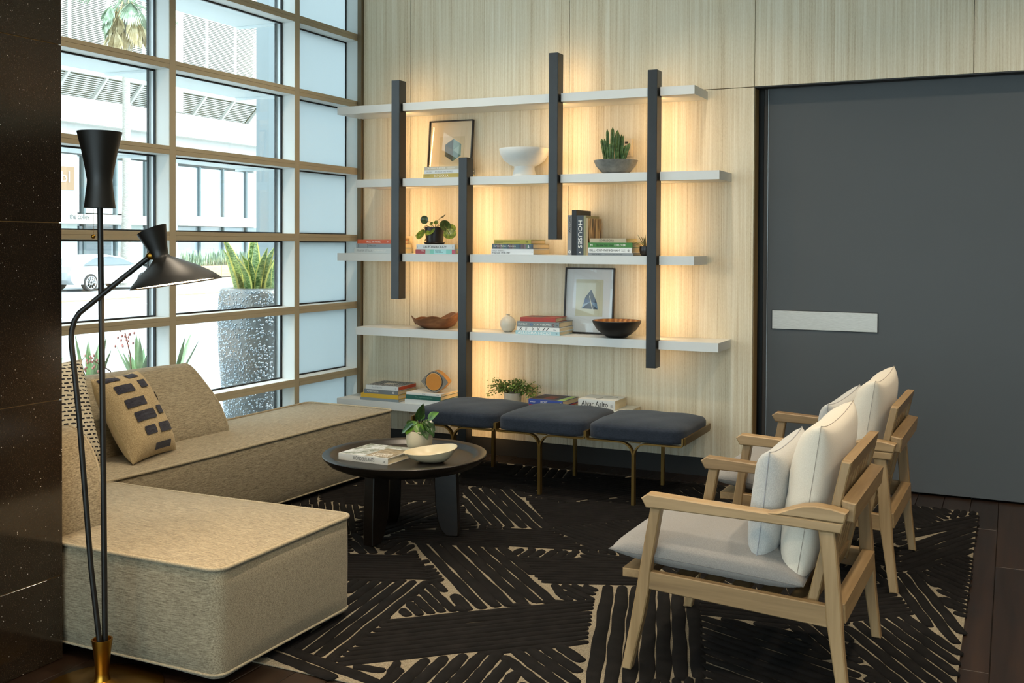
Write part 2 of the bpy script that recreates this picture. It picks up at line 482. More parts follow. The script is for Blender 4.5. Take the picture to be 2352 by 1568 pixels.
# ---- street window wall on the left: bays between mullions
ROWS = [0.057+0.484*i for i in range(8)]         # transom top edges
MY = [6.4095-0.0, 5.684, 4.538, 3.392, 2.246, 1.10, -0.046, -1.192, -2.338, -3.484]
def bay(n, y0, y1, mat, rows, label):
    w = thing('window_%d' % n, label, 'window', (X_G, y0, 0), kind='structure')
    L = y1-y0
    zs = [t for t in rows]
    for i, t in enumerate(zs):
        t1 = t; t0 = t-0.049
        tr = G().box(-0.11, -0.0042, 0.0, L, t0, t1, 0.001).build('transom', M_FRAME_LIT, w)
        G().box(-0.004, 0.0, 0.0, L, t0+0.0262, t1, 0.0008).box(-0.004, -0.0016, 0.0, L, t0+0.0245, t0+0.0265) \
            .box(-0.004, 0.0, 0.0, L, t0, t0+0.0248, 0.0008).build('cover_cap', M_FRAME, tr)  # thin front layer in the frame tan, against the body's painted daylight
        G().box(-0.165, -0.118, -0.02, L+0.02, t0+0.002, t1-0.002).build('outer_cap', M_ALU, w)
        if i+1 < len(zs):
            z0, z1 = t1, zs[i+1]-0.049
            G().box(-0.116, -0.110, 0.008, L-0.008, z0+0.008, z1-0.008).build('pane', mat, w)
            e = 0.009
            G().box(-0.117, -0.104, 0, e, z0, z1).box(-0.117, -0.104, L-e, L, z0, z1).box(-0.117, -0.104, e, L-e, z0, z0+e) \
                .box(-0.117, -0.104, e, L-e, z1-e, z1).build('gasket', M_GASKET, w)
            if mat is M_GLASS and n < 4:
                G().box(-0.160, -0.150, 0.006, 0.014, z0, z1).box(-0.160, -0.150, L-0.014, L-0.006, z0, z1).build('outer_gasket', M_GASKET, w)
    return w
def mullion(y, parent_label=None, w=0.0245):
    return None
labels = {3: 'rightmost window bay with frosted panes beside the shelves', 2: 'middle window bay looking onto the tall street planter',
          1: 'left window bay looking onto the palm and the parked car'}
nb = {0: 3, 1: 2, 2: 1}
for i in range(len(MY)-1):
    y1 = MY[i]-(0.0245 if i else 0.0075); y0 = MY[i+1]+0.0245
    num = nb.get(i, 10+i)
    b = bay(num, y0, y1, M_FROST if i == 0 else M_GLASS, ROWS, labels.get(num, 'window bay of the street front out of view'))
    mu = G().box(-0.11, -0.0042, -0.049, 0.0, 0.0, 3.62, 0.0015).build('mullion', M_FRAME_LIT, b)
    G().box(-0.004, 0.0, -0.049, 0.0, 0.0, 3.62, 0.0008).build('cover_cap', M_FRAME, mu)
    G().box(-0.170, -0.117, -0.05, 0.001, -0.1, 3.62, 0.0015).build('outer_mullion', M_ALU, b)
    if i == 0:
        G().box(-0.11, 0.0, y1-y0, y1-y0+0.0075, 0.0, 3.62).build('mullion', M_FRAME_LIT, b)
G().box(-4.47, X_G-0.001, -3.9, 6.40, -0.12, 0.006).build('trim_2', M_FRAME, kind='structure')
# outside sun fins under each transom line, with brackets at the mullions
fins = thing('sun_fin_rack', 'pale horizontal sun fins fixed outside the street window', 'sun shade', (-4.48, 0, 0), kind='structure')
M_FIN = plain('fin_white', '#dfe6e8', 0.5)
for t in ROWS[3:]:
    G().box(-0.34, 0.0, 1.0, 5.70, t-0.04, t-0.012, 0.002).build('fin', M_FIN, fins)
    for y in MY[1:5]:
        G().box(-0.335, 0.0, y-0.012, y+0.012, t-0.056, t-0.0402, 0.001).build('bracket', M_FIN, fins)
# ---- granite pillar
pil = G().box(-3.55, -2.976, 1.55, 2.596, 0, 3.62).build('pillar', plain('pillar_core', '#c08d52', 0.6), kind='structure')
tag(pil, 'black sparkling granite pillar at the left edge', 'pillar')
zt = [0.0, 0.292, 0.903, 1.515, 2.127, 2.739, 3.351, 3.62]
for a, b in zip(zt[:-1], zt[1:]):
    for (x0, x1, y0, y1) in ((-2.9755, -2.97, 1.55, 2.0735), (-2.9755, -2.97, 2.0755, 2.602)):
        G().box(x0, x1, y0, y1, a+0.0016, b-0.0016, 0.0006).build('tile', M_GRANITE, pil)
    G().box(-3.55, -2.9757, 2.5963, 2.602, a+0.0016, b-0.0016, 0.0006).build('tile', M_GRANITE, pil)
    G().box(-3.55, -2.9757, 1.544, 1.5497, a+0.0016, b-0.0016, 0.0006).build('tile', M_GRANITE, pil)
# ---- unseen ceiling downlights, added to light the room
M_TRIM = plain('added_downlight_trim', '#e4e0d6', 0.4)
M_LENS = emit('added_downlight_lens', (1.0, 0.80, 0.56, 1), 12.0)
def downlight(x, y, lab):
    t = thing('added_ceiling_downlight', lab, 'added ceiling light', (x, y, 3.62), group='added ceiling downlights')
    G().lathe([(0.062, -0.002), (0.078, -0.004), (0.08, 0.0), (0.06, 0.0)], 24, cap0=False, cap1=False).build('trim_ring', M_TRIM, t, True)
    G().lathe([(0.060, 0.0), (0.0005, 0.0005)], 24, cap0=False).build('lens', M_LENS, t)
    l = bpy.data.lights.new('lamp', 'SPOT'); l.energy = ADDED_DOWNLIGHT; l.color = (1.0, 0.83, 0.62); l.spot_size = 2.1; l.spot_blend = 0.8; l.shadow_soft_size = 0.06
    o = bpy.data.objects.new('lamp', l); COL.objects.link(o); o.parent = t; o.location = (0, 0, -0.012)
for i, x in enumerate((-3.3, -1.6, 0.2, 2.0)):
    for j, y in enumerate((-2.2, 0.0, 1.9, 3.6, 5.2)):
        downlight(x, y, 'added unseen round downlight in the white lobby ceiling')
# ================================================================== shelving unit
M_SHELF = plain('shelf_lacquer', '#d2d5d4', 0.42, 0, 0.4, vary=0.02)
def m_post():
    k = N('blackened_steel'); v = k.coords(); a = k.noise(v, 6, 4); b = k.noise(v, 60, 3)
    k.base(k.ramp(a, [(0.3, '#17191b'), (0.7, '#202325')]), 0.38, 0.0, 0.55); return k.m
M_POST = m_post()
M_LED = emit('warm_led', (1.0, 0.60, 0.24, 1), LED)
shelf = thing('wall_shelf', 'five long pale shelves hung on four staggered black posts', 'shelf', (-3.0, 6.41, 0))
SX, SY = -3.0, 6.41
POSTS = [(-3.817, -3.754, 1.07, 2.552), (-3.297, -3.235, 0.10, 2.014), (-2.653, -2.591, 1.476, 2.652), (-2.002, -1.941, 0.699, 2.502)]
SHELVES = [(2.399, -4.279, -1.72), (1.888, -4.123, -1.566), (1.378, -4.277, -1.716), (0.8655, -4.122, -1.564), (0.359, -4.279, -1.718)]
for zt_, x0, x1 in SHELVES:
    poly = [(x0, Y_W-0.0005), (x0, 6.11)]
    for a, b, z0, z1 in POSTS:
        if z0 < zt_-0.02 and z1 > zt_-0.04:
            poly += [(a-0.003, 6.11), (a-0.003, 6.172), (b+0.010, 6.172), (b+0.010, 6.11)]
    poly += [(x1, 6.11), (x1, Y_W-0.0005)]
    poly = [(p[0]-SX, p[1]-SY) for p in poly]
    G().prism(poly, zt_-0.053, zt_, 'z', 0.0).build('shelf_board', M_SHELF, shelf)
for a, b, z0, z1 in POSTS:
    p = G().box(a-SX, b-SX, 6.08-SY, 6.168-SY, z0, z1, 0.0015).build('post', M_POST, shelf)
    cuts = sorted([s_[0] for s_ in SHELVES])
    segs = []; lo = z0+0.01
    for zt_ in cuts:
        if zt_-0.053 > lo and zt_-0.053 < z1:
            segs.append((lo, zt_-0.06)); lo = zt_+0.006
    segs.append((lo, z1-0.03))
    for s0, s1 in segs:
        if s1-s0 < 0.05: continue
        m = (a+b)/2-SX
        n = int((s1-s0)/0.033)
        G().box(m-0.009, m+0.009, 6.1682-SY, 6.1705-SY, s0, s1).build('led_channel', plain('led_channel', '#3a3a38', 0.5), shelf)
        q = G()
        q.quad((m-0.005, 6.1709-SY, s0+0.01), (m-0.005, 6.1709-SY, s1-0.01), (m+0.005, 6.1709-SY, s1-0.01), (m+0.005, 6.1709-SY, s0+0.01))
        q.build('led_strip', M_LED, shelf)
# ================================================================== books
PAGE = plain('page_edges', '#d8c8a6', 0.85, vary=0.06, scale=300)
INK_W = plain('ink_white', '#f2f0ea', 0.6); INK_K = plain('ink_black', '#141414', 0.6); INK_G = plain('ink_grey', '#8a8f93', 0.6)
INK_GOLD = plain('ink_gold', '#c9a94f', 0.5); INK_T = plain('ink_teal', '#6f9a86', 0.6)
def cover(hexc, rough=0.45): return plain('cover_'+hexc.strip('#'), hexc, rough, vary=0.03)
def flat_book(X0, X1, z0, th, depth, col, label, y=6.125, rot=0.0, group='books on the wall shelves', text=(), pages=True, top=None, bands=()):
    """lying book, spine to -y; text items (string, ink, x fraction, height fraction, width, up-shift)"""
    L = X1-X0
    b = thing('book', label, 'book', (X0, y, z0), rot, group)
    c = cover(col); t = 0.0028
    G().box(0, L, 0, depth, 0, t).box(0, L, 0, depth, th-t, th).box(0, L, 0, 0.004, t, th-t).build('cover', c, b)
    G().box(0.004, L-0.004, 0.0042, depth-0.004, t+0.0002, th-t-0.0002).build('pages', PAGE, b)
    for (f0, f1, hexc) in bands:
        G().box(L*f0, L*f1, -0.0006, -0.0001, 0.0005, th-0.0005).build('spine_band', cover(hexc), b)
    if top:
        G().box(L*top[0], L*top[1], depth*top[2], depth*top[3], th+0.0001, th+0.0005).build('cover_print', cover(top[4]), b)
    for s_, ink, fx, hf, wf, zf in text:
        lettering(s_, ink, b, frame((L*fx, -0.0009, th*zf), (1, 0, 0), (0, 0, 1)), th*hf, L*wf)
    return b
def stand_book(X0, X1, z0, h, depth, col, label, text=(), y=6.125, lean=0.0):
    w = X1-X0
    b = thing('book', label, 'book', (X0, y, z0), 0, 'books on the wall shelves')
    b.rotation_euler = (0, lean, 0)
    c = cover(col); t = 0.003
    G().box(0, t, 0, depth, 0, h).box(w-t, w, 0, depth, 0, h).box(t, w-t, 0, 0.004, 0, h).build('cover', c, b)
    G().box(t+0.0002, w-t-0.0002, 0.0045, depth-0.004, 0.003, h-0.003).build('pages', PAGE, b)
    for s_, ink, z1, ln, hh, xf in text:      # reads downwards
        lettering(s_, ink, b, frame((w*xf, -0.0009, z1), (0, 0, -1), (1, 0, 0)), hh, ln)
    return b
# shelf 3, left stack
z3 = 1.378
flat_book(-4.146, -3.83, z3+0.0005, 0.0355, 0.26, '#c3cbcc', 'silver grey monograph at the bottom of the stack by the window on the third shelf',
          text=(('FRANK STELLA', INK_G, 0.08, 0.42, 0.40, 0.32), ('THE WRITINGS OF', INK_W, 0.52, 0.16, 0.3, 0.42)))
flat_book(-4.129, -3.828, z3+0.0365, 0.031, 0.25, '#8a969d', 'slate blue book under the orange one on the third shelf by the window',
          text=(('TYPOLOGY', INK_K, 0.34, 0.3, 0.2, 0.36), ('[', INK_K, 0.05, 0.62, 0.012, 0.18), (']', INK_K, 0.30, 0.62, 0.012, 0.18), ('[', INK_K, 0.62, 0.62, 0.012, 0.18)))
flat_book(-4.118, -3.848, z3+0.068, 0.0265, 0.23, '#cf5a33', 'orange spined book on top of the stack beside the window',
          text=(('MAGIC AND MAKING', INK_W, 0.28, 0.55, 0.42, 0.2), ('LT', INK_GOLD, 0.06, 0.5, 0.04, 0.25), ('o', INK_W, 0.90, 0.4, 0.03, 0.3)))
# shelf 3, books under the money plant
flat_book(-3.650, -3.342, z3+0.0005, 0.030, 0.25, '#7fc2bd', 'teal spined book with red and grey blocks under the white one',
          bands=((0.0, 0.25, '#9d3f45'), (0.25, 0.36, '#a3bdb4'), (0.36, 0.46, '#79bfb4'), (0.46, 0.77, '#a0d2d6'), (0.91, 1.0, '#b8566a')),
          text=(('Frank Stella', INK_K, 0.50, 0.28, 0.14, 0.54), ('A Retrospective', INK_K, 0.50, 0.28, 0.19, 0.18), ('Yale', INK_W, 0.15, 0.2, 0.06, 0.55)))
flat_book(-3.644, -3.350, z3+0.031, 0.0325, 0.25, '#cfd6d8', 'white book with black serif capitals under the potted money plant',
          text=(('CALIFORNIA CRAZY', INK_K, 0.18, 0.5, 0.62, 0.24), ('I', INK_K, 0.03, 0.55, 0.006, 0.2), ('I', INK_K, 0.95, 0.55, 0.006, 0.2)))
# shelf 3, middle stack
flat_book(-3.077, -2.774, z3+0.0005, 0.0365, 0.27, '#d9dde0', 'white book lettered in grey at the bottom of the middle stack',
          text=(('ANDY WARHOL', INK_G, 0.035, 0.3, 0.29, 0.54), ('Polaroids 1958-1987', INK_K, 0.035, 0.3, 0.42, 0.16), ('TASCHEN', INK_K, 0.955, 0.1, 0.03, 0.4)))
flat_book(-3.070, -2.776, z3+0.0375, 0.0325, 0.26, '#5a6068', 'book with a streaky multicoloured spine in the middle stack',
          bands=tuple((i/24, (i+0.8)/24, ['#4b5f6d', '#6b5660', '#5c7262', '#3c4854', '#7b6a70', '#48606a', '#5e5048'][i*5 % 7]) for i in range(24)),
          text=(('Gerhard Richter | Panorama', INK_W, 0.04, 0.42, 0.54, 0.32), ('a', INK_W, 0.87, 0.5, 0.04, 0.25)))
flat_book(-3.057, -2.791, z3+0.0705, 0.026, 0.23, '#a19a3c', 'olive yellow book on top of the middle stack of three',
          text=(('HAND IN HAND: EVELYN AND JEROME ACKERMAN', INK_K, 0.04, 0.26, 0.66, 0.5), ('WORKS', INK_K, 0.04, 0.16, 0.2, 0.18), ('@', INK_K, 0.86, 0.5, 0.06, 0.25)))
# shelf 3, standing books
stand_book(-2.538, -2.510, z3+0.0005, 0.253, 0.22, '#8f8d8c', 'grey patterned book standing leftmost in the upright row',
           text=(('clay', INK_K, 0.192, 0.050, 0.020, 0.2), ('CERAMICS', INK_K, 0.248, 0.05, 0.014, 0.3), ('o', INK_W, 0.03, 0.018, 0.018, 0.2)))
stand_book(-2.509, -2.478, z3+0.0005, 0.284, 0.25, '#15110f', 'tallest book, plain black, standing in the upright row')
stand_book(-2.477, -2.430, z3+0.0005, 0.250, 0.24, '#3c434b', 'slate book lettered in big white capitals standing upright',
           text=(('HOUSES', INK_W, 0.218, 0.172, 0.026, 0.25), ('x', INK_W, 0.025, 0.014, 0.014, 0.35)))
stand_book(-2.429, -2.415, z3+0.0005, 0.249, 0.235, '#8d8a66', 'thin mottled green book standing right of the slate one')
sb = stand_book(-2.414, -2.399, z3+0.0005, 0.232, 0.235, '#a7906a', 'thin photo book with a gold and black cover ending the upright row')
kk = N('gold_photo_cover'); vv = kk.coords((1, 1, 0.12)); kk.base(kk.ramp(kk.noise(vv, 32, 2, 0.6, 0.5), [(0.40, '#20160e'), (0.48, '#8a6436'), (0.55, '#d9c193'), (0.62, '#6b4a2a'), (0.7, '#c7a670')]), 0.3)
G().box(0.01501, 0.0154, 0.004, 0.232, 0.002, 0.230).build('cover_print', kk.m, sb)
# shelf 3, lying stack at right of the standing ones (four)
flat_book(-2.397, -2.100, z3+0.0005, 0.0155, 0.25, '#7d8387', 'thin grey book at the bottom of the stack beside the small succulent',
          text=(('ROTHKO', INK_K, 0.08, 0.55, 0.22, 0.2), ('THE COLOR FIELD PAINTINGS', INK_K, 0.36, 0.28, 0.4, 0.36)))
flat_book(-2.397, -2.110, z3+0.0165, 0.0325, 0.24, '#e3e4e2', 'white book with bold black capitals beside the small succulent',
          text=(('BILL CUNNINGHAM', INK_K, 0.03, 0.42, 0.70, 0.3), ('ON THE', INK_K, 0.76, 0.14, 0.09, 0.55), ('STREET', INK_K, 0.76, 0.14, 0.09, 0.28), ('@', INK_K, 0.90, 0.45, 0.045, 0.25)))
flat_book(-2.397, -2.107, z3+0.0495, 0.0305, 0.25, '#3f7a34', 'green spined book second from the top beside the small succulent',
          text=(('The New York Times', INK_K, 0.17, 0.46, 0.40, 0.28), ('EXPLORER', INK_W, 0.60, 0.44, 0.25, 0.28), ('N', INK_W, 0.05, 0.5, 0.05, 0.24)))
flat_book(-2.387, -2.148, z3+0.0805, 0.0255, 0.22, '#b7a98d', 'tan book lettered in dark capitals on top of the right hand stack',
          text=(('ED RUSCHA', INK_K, 0.27, 0.46, 0.40, 0.28),))
# shelf 2 stack in front of the hexagon picture
z2 = 1.888
flat_book(-3.591, -3.305, z2+0.0005, 0.0265, 0.21, '#b5a04f', 'mustard spined book at the bottom of the top shelf stack',
          text=(('EAT. COOK. L.A.', INK_W, 0.30, 0.62, 0.38, 0.18), ('DELICIOUS', INK_K, 0.05, 0.2, 0.12, 0.4)))
flat_book(-3.584, -3.31, z2+0.0275, 0.0245, 0.20, '#d5dadc', 'pale grey book in the middle of the top shelf stack',
          text=(('ATLAS OF THE WORLD', INK_G, 0.30, 0.46, 0.50, 0.28), ('THE LONELY', INK_K, 0.05, 0.22, 0.18, 0.4)))
flat_book(-3.582, -3.312, z2+0.0525, 0.0225, 0.20, '#bdb7a4', 'beige book on top of the stack before the hexagon picture',
          text=(('ALVING SUMMER', INK_W, 0.10, 0.42, 0.50, 0.3), ('HOLIDAY', INK_W, 0.66, 0.3, 0.2, 0.34)))
# shelf 4 stack
z4 = 0.8655
flat_book(-2.897, -2.588, z4+0.0005, 0.0235, 0.24, '#a3c4cc', 'pale blue book at the bottom of the stack with the red book',
          text=(('ALLEGRA HICKS', INK_W, 0.05, 0.66, 0.76, 0.17), ('o', INK_K, 0.92, 0.4, 0.03, 0.3)), y=6.122)
flat_book(-2.889, -2.589, z4+0.0245, 0.0245, 0.235, '#e4e5e3', 'white spined book crossed by black brush strokes', y=6.124,
          text=(('X', INK_K, 0.06, 0.8, 0.07, 0.1), ('//', INK_K, 0.2, 0.85, 0.05, 0.08), ('X', INK_K, 0.36, 0.85, 0.06, 0.08), ('X', INK_K, 0.48, 0.85, 0.07, 0.08), ('//', INK_K, 0.6, 0.85, 0.16, 0.08), ('~', INK_G, 0.86, 0.3, 0.06, 0.3)))
flat_book(-2.888, -2.593, z4+0.0495, 0.034, 0.235, '#7c8384', 'thick grey book with white capitals under the red book', y=6.126,
          text=(('VITAMIN C', INK_W, 0.025, 0.32, 0.22, 0.34), ('CLAY + CERAMIC', INK_W, 0.42, 0.32, 0.38, 0.34), ('o', plain('ink_blue', '#3b6fb0', 0.5), 0.32, 0.5, 0.06, 0.22), ('o', plain('ink_brown', '#6d2f25', 0.5), 0.845, 0.5, 0.045, 0.22), ('o', INK_K, 0.94, 0.25, 0.03, 0.35)))
flat_book(-2.868, -2.622, z4+0.084, 0.0255, 0.20, '#a63d33', 'red book on top of the stack beside the bud vase', y=6.13, rot=0.03, top=(0.1, 0.55, 0.25, 0.85, '#6a4a4c'))
# shelf 5 stacks
z5 = 0.359
flat_book(-4.091, -3.779, z5+0.0005, 0.0185, 0.25, '#7e8a91', 'thin blue grey book at the bottom of the lowest shelf stack', y=6.122)
flat_book(-4.087, -3.783, z5+0.0195, 0.0285, 0.25, '#d2a92c', 'bright yellow book in the lowest shelf stack', y=6.124,
          text=(('CERAMIC JOURNEYS', INK_GOLD, 0.25, 0.35, 0.5, 0.32),))
flat_book(-4.061, -3.787, z5+0.0485, 0.0285, 0.24, '#6c7275', 'grey book with white capitals under the patterned cover', y=6.126,
          text=(('AGNES MARTIN', INK_W, 0.08, 0.36, 0.34, 0.36), ('o', INK_W, 0.84, 0.5, 0.06, 0.25)))
bp = flat_book(-4.050, -3.786, z5+0.0775, 0.0295, 0.24, '#cdd0cf', 'white book with a speckled black and white cover on the lowest shelf', y=6.128,
          text=(('PATTERN', INK_G, 0.20, 0.32, 0.30, 0.34), ('x', INK_G, 0.90, 0.3, 0.03, 0.34)))
kk = N('speckled_cover'); vv = kk.coords(); kk.base(kk.ramp(kk.noise(vv, 140, 2, 0.8), [(0.46, '#15161a'), (0.54, '#b9bcc0')], 'CONSTANT'), 0.5)
G().box(0.002, 0.262, 0.004, 0.236, 0.0296, 0.0301).build('cover_print', kk.m, bp)
G().box(0.09, 0.17, 0.09, 0.15, 0.0302, 0.0305).build('cover_label', cover('#cfc6b8'), bp)
G().box(0.2642, 0.2646, 0.006, 0.236, 0.0035, 0.026).build('fore_edge', cover('#b5452b'), bp)
flat_book(-3.729, -3.448, z5+0.0005, 0.030, 0.26, '#d5d9d8', 'white book at the bottom of the stack under the eye sculpture', y=6.122)
flat_book(-3.722, -3.452, z5+0.0315, 0.029, 0.255, '#1f5a50', 'deep green book in the stack under the eye sculpture', y=6.124,
          text=(('The Japanese Garden', INK_T, 0.27, 0.42, 0.50, 0.32),))
flat_book(-3.720, -3.450, z5+0.0615, 0.0155, 0.25, '#dddedb', 'thin white book directly beneath the eye sculpture', y=6.126,
          text=(('POP ART', INK_K, 0.46, 0.35, 0.10, 0.36), ('TASCHEN', INK_K, 0.86, 0.35, 0.09, 0.36)))
flat_book(-2.825, -2.560, z5+0.0005, 0.052, 0.26, '#b02a32', 'red book under the blue spined one behind the bench', y=6.16)
bb = flat_book(-2.822, -2.577, z5+0.053, 0.034, 0.24, '#3a4f9a', 'blue spined book with a dark colourful cover behind the bench', y=6.165, rot=-0.05,
          text=(('BISQUIT', INK_W, 0.36, 0.5, 0.2, 0.28), ('EMILIO', INK_W, 0.06, 0.22, 0.14, 0.4), ('x', INK_W, 0.92, 0.5, 0.05, 0.25)), top=(0.03, 0.78, 0.05, 0.95, '#3a2f38'))
G().box(0.198, 0.243, 0.01, 0.23, 0.0341, 0.0345).build('cover_print', cover('#9fbf6c'), bb)
G().box(0.08, 0.15, 0.06, 0.17, 0.0346, 0.0349).build('cover_print', cover('#8a3a33'), bb)
flat_book(-2.50, -2.14, z5+0.0135, 0.040, 0.28, '#d9dcd8', 'large white book lying under the black lettered one behind the bench', y=6.122)
flat_book(-2.495, -2.15, z5+0.0005, 0.0125, 0.27, '#2f7a54', 'thin green book under the large white one behind the bench', y=6.124)
aa = flat_book(-2.466, -2.219, z5+0.0545, 0.060, 0.22, '#d4d5d1', 'thick white book with large bold black lettering behind the bench', y=6.14,
          text=(('Alvar Aalto', INK_K, 0.09, 0.56, 0.72, 0.30), ('ill', INK_G, 0.88, 0.30, 0.06, 0.32)))
G().tube([(0.10, 0.05, 0.0604), (0.13, 0.09, 0.0604), (0.12, 0.14, 0.0604), (0.16, 0.17, 0.0604), (0.21, 0.16, 0.0604)], 0.0012, 6).build('cover_print', INK_K, aa)
# ================================================================== things on the shelves
def leaf_mesh(g, base, tip_dir, up, L, Wd, fold=0.25, droop=0.3, n=7, shape='ovate', back=0.12):
    """curved leaf surface as a thin double sided sheet with thickness"""
    t = Vector(tip_dir).normalized(); u = Vector(up); u = (u-t*u.dot(t)).normalized(); w = t.cross(u)
    top = []
    for i in range(n+1):
        s_ = i/n
        if shape == 'heart': wd = Wd/2*(math.sin(PI*min(1, s_*0.93+0.07))**0.75)*(1.15-0.55*s_)
        elif shape == 'round': wd = Wd/2*math.sqrt(max(0, 1-(2*s_-1)**2))
        elif shape == 'sword': wd = Wd/2*(0.45+0.55*math.sin(PI*min(1, 0.15+s_*0.6)))*(1-s_**5)
        else: wd = Wd/2*math.sin(PI*s_)**0.8
        wd = max(wd, 0.0006)
        c = Vector(base)+t*(L*s_)-u*(droop*L*s_*s_)
        row = []
        for k, e in enumerate((-1, -0.5, 0, 0.5, 1)):
            row.append(c+w*(wd*e)+u*(fold*wd*abs(e)))
        top.append(row)
    th = 0.0008
    V = [tuple(p) for r in top for p in r]+[tuple(p-u*th) for r in top for p in r]
    F = []; m = (n+1)*5
    for i in range(n):
        for k in range(4):
            a = i*5+k; F.append((a, a+1, a+6, a+5)); F.append((m+a, m+a+5, m+a+6, m+a+1))
        F.append((i*5, i*5+5, m+i*5+5, m+i*5)); F.append((i*5+4, m+i*5+4, m+i*5+9, i*5+9))
    return g.add(V, F)
def m_leaf(name, c1, c2, c3, rough=0.35, scale=30):
    if name in MATS: return MATS[name]
    k = N(name); v = k.coords()
    k.base(k.ramp(k.noise(v, scale, 3), [(0.3, c1), (0.5, c2), (0.72, c3)]), rough, 0, 0.5)
    k.b.inputs['Subsurface Weight'].default_value = 0.0
    MATS[name] = k.m; return k.m
SOIL = plain('potting_soil', '#2a1c12', 0.95, vary=0.4, scale=120, bump=0.8, bscale=90, bdist=0.004)
# ---- framed pictures leaning on the wall
M_BFRAME = plain('thin_black_frame', '#1b1512', 0.4)
M_PGLASS = glass('picture_glass', (1, 1, 1, 1), 1.28)
def picture(label, x, z, w, h, lean, mount, art):
    p = thing('framed_picture', label, 'picture', (x, 6.405-math.sin(lean)*h, z))
    p.rotation_euler = (-lean, 0, 0)
    f = 0.0085; d = 0.022
    G().box(-w/2, -w/2+f, -d, 0, 0, h, 0.001).box(w/2-f, w/2, -d, 0, 0, h, 0.001).box(-w/2+f, w/2-f, -d, 0, 0, f, 0.001).box(-w/2+f, w/2-f, -d, 0, h-f, h, 0.001).build('frame', M_BFRAME, p)
    G().box(-w/2+f, w/2-f, -0.010, -0.006, f, h-f).build('mount', mount, p)
    art(p, w, h)
    G().box(-w/2+f, w/2-f, -0.0165, -0.0155, f, h-f).build('glazing', M_PGLASS, p)
    return p
def art1(p, w, h):
    G().box(-0.085, 0.108, -0.0108, -0.0101, 0.075, 0.300).build('print_sheet', plain('art_sheet', '#cdbd9a', 0.7, vary=0.03), p)
    cx, cz, R = 0.022, 0.205, 0.079
    H = [(cx+R*0.92*math.sin(PI/3*i), cz+R*math.cos(PI/3*i)) for i in range(6)]
    cols = ['#6f8c84', '#88a39b', '#5d7a74', '#4a4f45', '#5b5a4b', '#3d4741']
    for i in range(6):
        a, b = H[i], H[(i+1) % 6]
        g = G(); g.add([(cx, -0.0112, cz), (a[0], -0.0112, a[1]), (b[0], -0.0112, b[1])], [(0, 1, 2)])
        g.build('hexagon_facet', plain('facet_%d' % i, cols[i], 0.7, vary=0.1, scale=60), p)
picture('black framed print of a shaded hexagon leaning above a book stack', -3.522, 1.889, 0.346, 0.413, 0.10, plain('mount_cream', '#d9c9ab', 0.8), art1)
def art2(p, w, h):
    G().box(-0.094, 0.095, -0.0108, -0.0101, 0.112, 0.352).build('print_sheet', plain('art_sheet_2', '#c6c2a6', 0.7, vary=0.02), p)
    pts = [(0.012, 0.287), (-0.028, 0.235), (-0.040, 0.190), (-0.052, 0.162), (0.062, 0.158), (0.055, 0.200), (0.036, 0.240)]
    cols = ['#1f2a3c', '#3c5577', '#8fa3b3', '#16202f', '#5f7a92', '#24364f', '#0e141f']
    c = (0.006, 0.205)
    for i in range(7):
        a, b = pts[i], pts[(i+1) % 7]
        g = G(); g.add([(c[0], -0.0112, c[1]), (a[0], -0.0112, a[1]), (b[0], -0.0112, b[1])], [(0, 1, 2)])
        g.build('ink_facet', plain('ink_facet_%d' % i, cols[i], 0.7, vary=0.3, scale=90), p)
    g = G(); g.add([(-0.001, -0.0114, 0.245), (0.003, -0.0114, 0.246), (0.028, -0.0114, 0.160), (0.022, -0.0114, 0.159)], [(0, 3, 2, 1)])
    g.build('ink_gap', plain('art_sheet_2', '#c6c2a6'), p)
picture('black framed blue abstract triangle print leaning beside the dark bowl', -2.487, 0.8665, 0.343, 0.428, 0.09, plain('mount_white', '#d7d9d8', 0.8), art2)
# ---- white pedestal bowl
g = G().lathe([(0.0, 0.0), (0.082, 0.0), (0.079, 0.01), (0.069, 0.045), (0.067, 0.068), (0.095, 0.078), (0.135, 0.108), (0.158, 0.145), (0.167, 0.178), (0.166, 0.184), (0.160, 0.184), (0.150, 0.150), (0.12, 0.115), (0.07, 0.092), (0.0005, 0.088)], 56, cap0=False, cap1=False)
g.build('pedestal_bowl', plain('matte_white_plaster', '#dcdcd8', 0.85, vary=0.04, scale=40, bump=0.5, bscale=260, bdist=0.0012), None, True, 50, (-2.905, 6.265, 1.8885),
        label='chalky white pedestal bowl on the second shelf', cat='bowl')
# ---- cactus in a concrete bowl
cb = thing('potted_cactus', 'clustered green cactus in a shallow grey concrete bowl', 'plant', (-2.262, 6.245, 1.8885))
k = N('worn_concrete'); v = k.coords(); k.base(k.ramp(k.noise(v, 14, 5, 0.65), [(0.3, '#65635c'), (0.5, '#7d7b74'), (0.72, '#96948b')]), 0.85); k.bump(k.noise(v, 60, 3), 0.3, 0.002)
G().lathe([(0.0, 0.0), (0.070, 0.0), (0.095, 0.018), (0.124, 0.052), (0.140, 0.086), (0.136, 0.087), (0.118, 0.056), (0.09, 0.040)], 48, cap0=False, cap1=False).build('bowl', k.m, cb, True, 50)
G().lathe([(0.127, 0.068), (0.0005, 0.074)], 36, cap0=False, cap1=True).build('soil', plain('gravel_soil', '#4a3d30', 0.95, vary=0.4, scale=150, bump=1, bscale=120, bdist=0.004), cb)
M_CACT = m_leaf('cactus_green', '#27401f', '#3f5f33', '#6e8c58', 0.5, 40)
